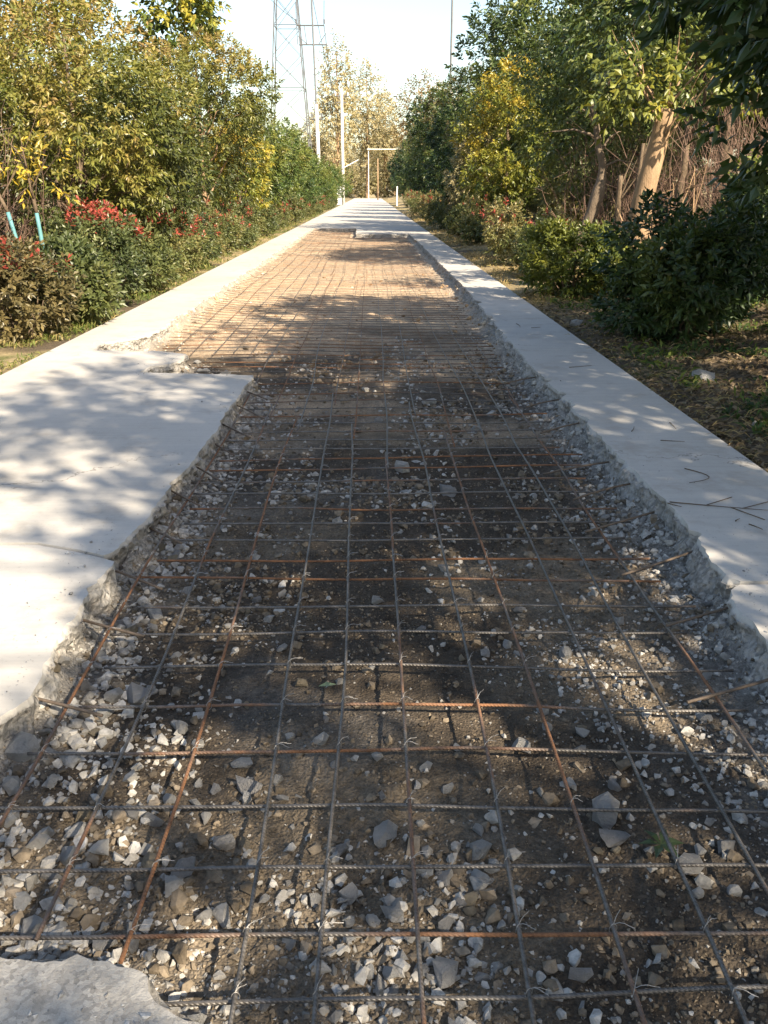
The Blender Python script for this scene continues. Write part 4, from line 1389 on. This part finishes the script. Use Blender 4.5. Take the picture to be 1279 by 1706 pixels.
for k, (xx, yy, s_) in enumerate([(6.8, 11.3, 1.3), (7.4, 8.8, 1.5), (7.8, 13.4, 1.6), (6.2, 20.5, 1.6), (7.5, 24.5, 1.9), (6.0, 29.5, 1.8), (7.6, 33.5, 2.2), (5.7, 24.2, 1.7), (8.8, 28.5, 2.2), (6.6, 38.5, 2.2), (9.6, 18.5, 2.0)]):
    shrub('undergrowth_shrub', 'dim understory shrub in the right-hand woods, %s from the front' % ordw(k), xx, yy, 1.05, 0.66, SG, 66, key=('rs', 0), group='understory shrubs', sc=s_, rz=k * 1.1)
# fallen branch behind the dark shrub
B = Bag()
t = np.linspace(0, 1, 12)[:, None]
X0, Y0 = 2.75, 10.2
P = np.concatenate([1.25 * t, 0.7 * t, 0.10 + 0.32 * t + 0.03 * np.sin(t * 9)], 1)
B.tube(P, 0.03 * (0.35 + 0.65 * t[:, 0]), 7)
B.tube(P[5] + np.concatenate([0.1 * t, 0.05 * t, -0.35 * t], 1), 0.012, 5)
B.tube(P[4] + np.concatenate([-0.35 * t, 0.2 * t, 0.25 * t], 1), 0.012 * (1.1 - t[:, 0]), 5)
tag(link('fallen_branch', B.mesh('fallen_branch', True), M_BARK, None, (X0, Y0, gz(X0, Y0))), 'dead forked branch lying between the two nearest right shrubs', 'branch')

# ------------------------------------------------------------------ grass, straw and litter
def blades(name, label, n, xr, yr, h, w, pal, seed, dens=None, lay=0.5, bias=0.0):
    r = np.random.default_rng(seed)
    x = r.uniform(*xr, n * 3)
    u = r.random(n * 3)
    y = (yr[0] ** -0.6 + u * (yr[1] ** -0.6 - yr[0] ** -0.6)) ** (-1 / 0.6)
    p = np.stack([x, y], -1)
    d = fbm(p * 1.7, 3, seed + 1) if dens is None else dens(x, y)
    ok = r.random(n * 3) < sstep(0.38, 0.62, d)
    x, y = x[ok][:n], y[ok][:n]
    m = len(x)
    z = gheight(x, y)
    a = r.uniform(0, 6.28, m)
    tilt = np.abs(r.normal(lay, 0.3, m))
    d3 = np.stack([np.cos(a) * np.sin(tilt), np.sin(a) * np.sin(tilt), np.cos(tilt)], -1)
    side = unit(np.cross(d3, r.normal(size=(m, 3))))
    c = palette(pal, r.random(m) + bias + (fbm(np.stack([x, y], -1) * 1.3, 2, seed + 5) - 0.5)) * r.uniform(0.75, 1.25, (m, 1))
    s = 1 + 0.03 * y
    me = leaves_mesh(name, np.stack([x, y, z + 0.005], -1), d3, side, h * r.uniform(0.5, 1.3, m) * s, w * s * r.uniform(0.7, 1.3, m), c, 0.35, 0.05)
    tag(link(name, me, M_GRASS), label, 'grass' if 'grass' in name else 'litter', None, 'stuff')


STRAW = [(0.17, 0.125, 0.06), (0.30, 0.225, 0.11), (0.40, 0.30, 0.15), (0.23, 0.20, 0.07)]
GRASSP = [(0.05, 0.085, 0.018), (0.10, 0.13, 0.028), (0.17, 0.17, 0.05), (0.32, 0.25, 0.11)]
LITTER = [(0.07, 0.052, 0.035), (0.15, 0.11, 0.07), (0.26, 0.20, 0.13), (0.10, 0.10, 0.045)]
blades('verge_grass', 'short green and straw grass along the left verge', 15000, (-4.3, -3.03), (5.5, 60), 0.085, 0.008, GRASSP, 201, lay=0.6)
blades('dry_grass', 'tan dry grass along the sunlit part of the right verge', 11000, (2.13, 4.2), (11.0, 60), 0.10, 0.009, STRAW, 202, lay=0.95)
blades('leaf_litter', 'dark dead leaves and straw on the shaded right verge', 18000, (2.12, 4.6), (3.2, 11.5), 0.065, 0.02, LITTER, 203, dens=lambda x, y: np.full_like(x, 0.56), lay=1.45)
blades('straw_litter', 'thin pale straw and stalks strewn on the shaded right verge', 4200, (2.1, 4.6), (3.2, 12.0), 0.17, 0.0045, STRAW, 206, dens=lambda x, y: np.full_like(x, 0.56), lay=1.42)
blades('woodland_grass', 'low green growth among the shaded litter on the right', 6500, (2.35, 5.5), (3.5, 12.0), 0.10, 0.018, GREEN, 204, lay=0.8)
for k, (px, py, h_, lab) in enumerate([(85, 535, 0.55, 'tuft of straw-coloured dry grass between the two nearest left shrubs'), (245, 470, 0.3, 'small tuft of dry grass below the dense green left shrub')]):
    X, Y = at(px, py, 0.2)
    r = np.random.default_rng(210 + k)
    m = 260
    pos = np.stack([r.normal(0, 0.1, m), r.normal(0, 0.1, m), np.zeros(m)], -1)
    a, ti = r.uniform(0, 6.28, m), np.abs(r.normal(0.25, 0.25, m))
    d3 = np.stack([np.cos(a) * np.sin(ti), np.sin(a) * np.sin(ti), np.cos(ti)], -1)
    me = leaves_mesh('grass_tuft', pos, d3, unit(np.cross(d3, r.normal(size=(m, 3)))), h_ * r.uniform(0.4, 1.2, m), np.full(m, 0.008), palette(STRAW, r.random(m)), 0.3, 0.05)
    tag(link('grass_tuft', me, M_GRASS, None, (X, Y, gz(X, Y))), lab, 'grass tuft')

# pale rocks on the right verge
for k, (px, py, w_, lab) in enumerate([(960, 533, 28, 'pale angular rock on the verge right of the strip, largest of a pair'), (920, 528, 17, 'small pale rock right at the strip edge beside the larger one'), (1170, 618, 42, 'grey rock half sunk in dark litter right of the strip'), (1256, 706, 16, 'small pale stone near the right frame edge in the litter'), (1003, 593, 10, 'tiny pale stone by the outer edge of the right strip')]):
    x, y = at(px, py + w_ * 0.25, 0.2)
    sz = w_ / FPX * math.hypot(x, y) / 2
    o = link('verge_rock', hero_mesh(k * 2 % 14, M_CHUNK_W), None, None, (x, y, gz(x, y) + sz * 0.25), k * 1.3, (sz, sz * 0.85, sz * 1.1))
    tag(o, lab, 'rock', 'rocks on the right verge')

# twigs and leaves lying about
TW = [((1115, 838), (1279, 852), 'long dark forked twig on the right strip near the frame edge'), ((1100, 735), (1140, 737), 'straight dark twig across the middle of the right strip'), ((1140, 782), (1148, 806), 'curved curled twig on the right strip'),
      ((1247, 875), (1270, 884), 'short straight twig below the long forked one'), ((1112, 840), (1135, 846), 'thin short twig left of the long forked one'), ((948, 613), (985, 610), 'dark twig at the middle of the strip beside the grey rock'),
      ((1115, 705), (1126, 716), 'tiny dark twig above the straight one on the strip'), ((885, 547), (900, 546), 'dark twig low on the strip near the pale rock pair'), ((1052, 720), (1056, 712), 'crumpled tiny twig left of the straight one'),
      ((1225, 870), (1232, 866), 'tiny hooked twig near the short straight one'), ((860, 540), (866, 546), 'speck-like twig furthest up the shaded strip')]
for k, (a, b, lab) in enumerate(TW):
    p0, p1 = np.array([*at(*a, ZT), ZT + 0.006]), np.array([*at(*b, ZT), ZT + 0.006])
    t = np.linspace(0, 1, 9)[:, None]
    P = p0 + (p1 - p0) * t
    L_ = np.linalg.norm(p1 - p0)
    nrm = np.array([-(p1 - p0)[1], (p1 - p0)[0], 0]) / (L_ + 1e-9)
    bend = 0.45 if 'curled' in lab else random.uniform(-0.08, 0.08)
    P = P + nrm * (np.sin(t * math.pi) * L_ * bend)
    B = Bag()
    B.tube(P, 0.0028 * (1.1 - 0.6 * t[:, 0]), 5)
    if k == 0:
        for s, q in ((3, 0.35), (5, -0.3), (6, 0.3)):
            e = ((p1 - p0) * 0.3 + nrm * L_ * q)
            B.tube(P[s] + e * t, 0.0025, 4)
    tag(link('twig', B.mesh('twig', True), M_BARK, None), lab, 'twig', 'twigs on the right strip')


def leaf_obj(name, lab, px, py, z, L, W, ang, col, cat='leaf'):
    x, y = at(px, py, z + BEDZ)
    d = np.array([[math.cos(ang), math.sin(ang), 0.10]])
    sd = np.array([[-math.sin(ang), math.cos(ang), 0.15]])
    me = leaves_mesh(name, np.array([[0, 0, 0.0]]), unit(d), unit(sd), np.array([L]), np.array([W]), np.array([col]), 0.05, 0.15)
    tag(link(name, me, M_LEAF_G, None, (x, y, bz(x, y) + z)), lab, cat)


leaf_obj('fallen_leaf', 'single pale green leaf on the earth beside the round tan stone', 530, 1137, 0.018, 0.062, 0.024, 0.1, (0.20, 0.25, 0.14))
root = empty('leafy_sprig', (*at(1100, 1412, 0.02 + BEDZ), 0.03 + BEDZ))
for k in range(6):
    a = k * 1.05
    me = leaves_mesh('leaf', np.array([[0, 0, 0.0]]), unit(np.array([[math.cos(a), math.sin(a), 0.25]])), unit(np.array([[-math.sin(a), math.cos(a), 0.2]])), np.array([0.06]), np.array([0.024]), np.array([[0.05, 0.075, 0.03]]), 0.2, 0.15)
    link('leaf', me, M_LEAF_G, root)
tag(root, 'small sprig of dull green leaves lying in the mesh lower right', 'sprig')

# ------------------------------------------------------------------ far background
for k, (xx, yy, hh, rr, lab) in enumerate([(-5.5, 160, 25.5, 4.0, 'tallest golden poplar at the end of the road'), (-0.5, 172, 23.5, 4.6, 'broad golden poplar right of the tallest one'), (3.2, 190, 20.0, 3.6, 'shorter golden poplar over the far end of the road'),
                                           (9.0, 165, 20.5, 5.6, 'pale grey-green poplar behind the dark right row'), (14.5, 175, 20.0, 4.8, 'rightmost far poplar just left of the tall mast'), (-11.0, 185, 15.0, 3.0, 'small far poplar left of the concrete pole')]):
    e = [((0, 0, hh * 0.72), (rr * 0.7, rr * 0.7, hh * 0.27)), ((rr * 0.4, 0, hh * 0.55), (rr * 0.55, rr * 0.6, hh * 0.16)), ((-rr * 0.4, 0.3, hh * 0.5), (rr * 0.5, rr * 0.5, hh * 0.2)), ((0.2, 0, hh * 0.3), (rr * 0.4, rr * 0.4, hh * 0.14))]
    tree('poplar_tree', lab, 'tree', xx, yy, hh, rr, 2, HAZED_GOLD if k != 3 else BROWN[1:], 150 + k, nshoot=820, nleaf=6, L=0.48, W=0.26, trunk_r=0.28, bark=M_BARK_PALE, ells=e, z=0.1, crown_kw=dict(slen=0.9, inner=0.5, lump=0.8, hang=0.6, bias=0.1), group='poplars at the end of the road')
for k in range(26):
    xx = -19 + k * 1.55 + random.uniform(-0.6, 0.6)
    yy = 196 + random.uniform(-6, 30)
    key = ('bare', k % 3)
    tree('bare_tree', 'thin half-bare beige tree in the far stand, %s from the left' % ordw(k), 'tree', xx, yy, 13.0, 2.0, 2.5, HAZED_GOLD, 160 + k % 3, key=key, nshoot=260, nleaf=5, L=0.42, W=0.24, trunk_r=0.17, bark=M_BARK_PALE, z=0.1, sc=random.uniform(0.75, 1.1), rz=k * 1.7, crown_kw=dict(slen=1.0, inner=0.7, bias=0.15), group='half-bare trees at the end of the road')
for k in range(14):
    xx = -26 + k * 4.2
    if -4 < xx < 3.4 and False:
        continue
    tree('far_bush', 'hazy bush in the hedge closing the road, %s from the left' % ordw(k), 'bush', xx, 186 + (k % 3) * 3, 4.0, 2.2, 0.2, HAZED_GOLD, 170, key=('fb',), nshoot=500, nleaf=6, L=0.3, W=0.2, z=0.0, rz=k * 1.1, sc=random.uniform(1.0, 1.4), group='bushes closing the road', crown_kw=dict(bias=-0.1))


def strut(name, a, b, r, mat, parent, n=5):
    V, q, tr = tube(np.array([a, b], float), r, n)
    return link(name, mesh_np(name, V, [q, tr], None, False), mat, parent)


# lattice transmission tower
root = empty('transmission_tower', (-12.7, 150, 0.1))
H_, W0, W1 = 52.0, 3.6, 0.9
lv = [0, 6, 11.5, 16.5, 21, 25.2, 29.2, 33, 37, 41, 45, 49, 52]


def twid(z):
    return W0 + (W1 - W0) * min(1, z / 40.0)


cs_ = [(-1, -1), (1, -1), (1, 1), (-1, 1)]
for cx, cy in cs_:
    strut('leg', (cx * W0, cy * W0, -0.2), (cx * W1, cy * W1, 40), 0.10, M_STEEL, root)
    strut('leg', (cx * W1, cy * W1, 40), (cx * W1 * 0.5, cy * W1 * 0.5, H_), 0.10, M_STEEL, root)
for i in range(len(lv) - 1):
    z0_, z1_ = lv[i], lv[i + 1]
    a, b = twid(z0_), twid(z1_)
    for f in range(4):
        p, q = cs_[f], cs_[(f + 1) % 4]
        if z1_ <= 41:
            strut('brace', (p[0] * a, p[1] * a, z0_), (q[0] * b, q[1] * b, z1_), 0.04, M_STEEL, root, 4)
            if f % 2 == 0:
                strut('brace', (q[0] * a, q[1] * a, z0_), (p[0] * b, p[1] * b, z1_), 0.035, M_STEEL, root, 4)
            if i % 2:
                strut('brace', (p[0] * a, p[1] * a, z0_), (q[0] * a, q[1] * a, z0_), 0.05, M_STEEL, root, 4)
for z_ in (36, 43, 49):
    strut('cross_arm', (-6.5, 0, z_ + 0.8), (6.5, 0, z_ + 0.8), 0.12, M_STEEL, root)
tag(root, 'steel lattice transmission tower cut off by the top of the picture', 'pylon')

# utility pole with cross-arms
root = empty('utility_pole', (-7.2, 125, 0.1))
pz = 25.0
strut('mast', (0.35, 0, -0.2), (0.1, 0, 12.2), 0.26, M_POLE, root, 10)
strut('mast', (0.1, 0, 12.2), (-0.15, 0, pz), 0.11, M_STEEL, root, 8)
for z_, a, b in ((21.4, -2.2, 1.4), (19.2, -1.9, 1.7), (10.4, -0.6, 0.9)):
    strut('cross_arm', (a, 0, z_), (b, 0, z_), 0.09, M_STEEL, root)
for a, b in (((-2.1, 0, 19.2), (-2.2, 0, 24.0)), ((1.65, 0, 19.2), (1.35, 0, 21.4)), ((1.35, 0, 21.4), (1.45, 0, 24.2)), ((-0.9, 0, 19.2), (-1.2, 0, 21.4)), ((0.6, 0, 19.2), (1.6, 0, 20.5)), ((-0.8, 0, 19.2), (-2.0, 0, 20.2))):
    strut('strut', a, b, 0.05, M_STEEL, root)
for x_, z_ in ((-2.2, 21.6), (1.4, 21.6), (-0.15, 25.0), (-0.5, 10.6), (0.8, 10.6)):
    strut('insulator', (x_, 0, z_), (x_, 0, z_ + 0.5), 0.11, M_CABLE, root)
tag(root, 'slim utility pole with two cross-arms right of the lattice tower', 'utility pole')
root2 = empty('concrete_pole', (-2.75, 93, 0.1))
B = Bag()
B.tube(np.array([[0, 0, -0.2], [0, 0, 5], [0, 0, 10.9]]), np.array([0.17, 0.15, 0.12]), 12)
link('shaft', B.mesh('shaft', True), M_POLE, root2)
for z_, w_ in ((10.2, 0.75), (9.6, 0.5)):
    strut('cross_arm', (-w_, 0, z_), (w_, 0, z_), 0.05, M_STEEL, root2)
strut('insulator', (-0.6, 0, 10.25), (-0.6, 0, 10.55), 0.06, M_WHITE, root2)
strut('insulator', (0.6, 0, 10.25), (0.6, 0, 10.55), 0.06, M_WHITE, root2)
strut('lamp_arm', (0, 0, 3.6), (1.6, 0, 4.4), 0.04, M_WHITE, root2)
tag(root2, 'pale round concrete pole in front of the golden poplars', 'utility pole')
root3 = empty('height_gauge', (-0.2, 126, 0.1))
strut('post', (0, 0, -0.2), (0, 0, 6.9), 0.06, M_POLE, root3, 8)
strut('post', (6.2, 0, -0.2), (6.2, 0, 6.9), 0.05, M_POLE, root3, 8)
B = Bag()
B.box((3.1, -0.2, 6.75), (3.3, 0.06, 0.05))
link('beam', B.mesh('beam'), M_POLE, root3)
tag(root3, 'pale beam on posts spanning the far end of the road', 'gantry')
B = Bag()
B.tube(np.array([[0, 0, -0.2], [0, 0, 6.0]]), np.array([0.11, 0.08]), 9)
tag(link('far_post', B.mesh('far_post', True), M_BARK_PALE, None, (1.2, 140, 0.1)), 'slim pale post under the far beam', 'post')
root4 = empty('floodlight_mast', (8.2, 96, 0.1))
strut('shaft', (0, 0, -0.2), (0, 0, 30), 0.10, M_STEEL, root4, 8)
B = Bag()
B.box((0, 0, 30.1), (0.5, 0.5, 0.1))
link('head', B.mesh('head'), M_STEEL, root4)
tag(root4, 'tall thin steel mast rising above the right row', 'mast')
root5 = empty('marker_post', (2.55, 86, 0.1))
strut('shaft', (0, 0, -0.2), (0, 0, 1.75), 0.06, M_WHITE, root5, 8)
strut('cap', (0, 0, 1.75), (0, 0, 1.85), 0.075, M_WHITE, root5, 8)
tag(root5, 'white marker post at the right edge of the far road', 'post')
B = Bag()
B.box((0, 0, 0.9), (0.28, 1.6, 0.9))
B.box((0, 0, 1.83), (0.34, 1.7, 0.04))
tag(link('gate_pier', B.mesh('gate_pier'), M_WHITE, None, (-3.35, 101, 0.1)), 'white masonry pier at the left edge of the far road', 'pier')
# overhead cables
def cable(lab, a, b, sag):
    t = np.linspace(0, 1, 26)[:, None]
    P = np.array(a) + (np.array(b) - np.array(a)) * t
    P[:, 2] -= sag * 4 * t[:, 0] * (1 - t[:, 0])
    V, q, tr = tube(P, 0.035, 4)
    tag(link('overhead_cable', mesh_np('overhead_cable', V, [q, tr]), M_CABLE), lab, 'cable', 'overhead cables')


cable('cable from the utility pole top down behind the tallest poplar', (-7.35, 125, 25.2), (-4.5, 152, 12), 1.0)
cable('cable from the right arm end towards the concrete pole', (-5.85, 125, 21.9), (-5.0, 150, 9.5), 1.0)
cable('cable running up out of the picture from the utility pole top', (-7.35, 125, 25.2), (-13.0, 70, 28), 2.0)
cable('cable running up out of the picture from the left arm end', (-9.40, 125, 22.1), (-15.0, 70, 26), 2.0)
dupes = {}
for o in bpy.data.objects:
    if o.name.startswith('rubble_chunk'):
        dupes.setdefault(o['label'], []).append(o)
for lab, os_ in dupes.items():
    if len(os_) > 1:
        os_.sort(key=lambda o: o.location.x)
        for k, o in enumerate(os_):
            o['label'] = lab + (', leftmost' if k == 0 else ', rightmost' if k == len(os_) - 1 else ', %s from left' % ordw(k))
print('labels of chunks', len(cells), 'objects', len(bpy.data.objects))
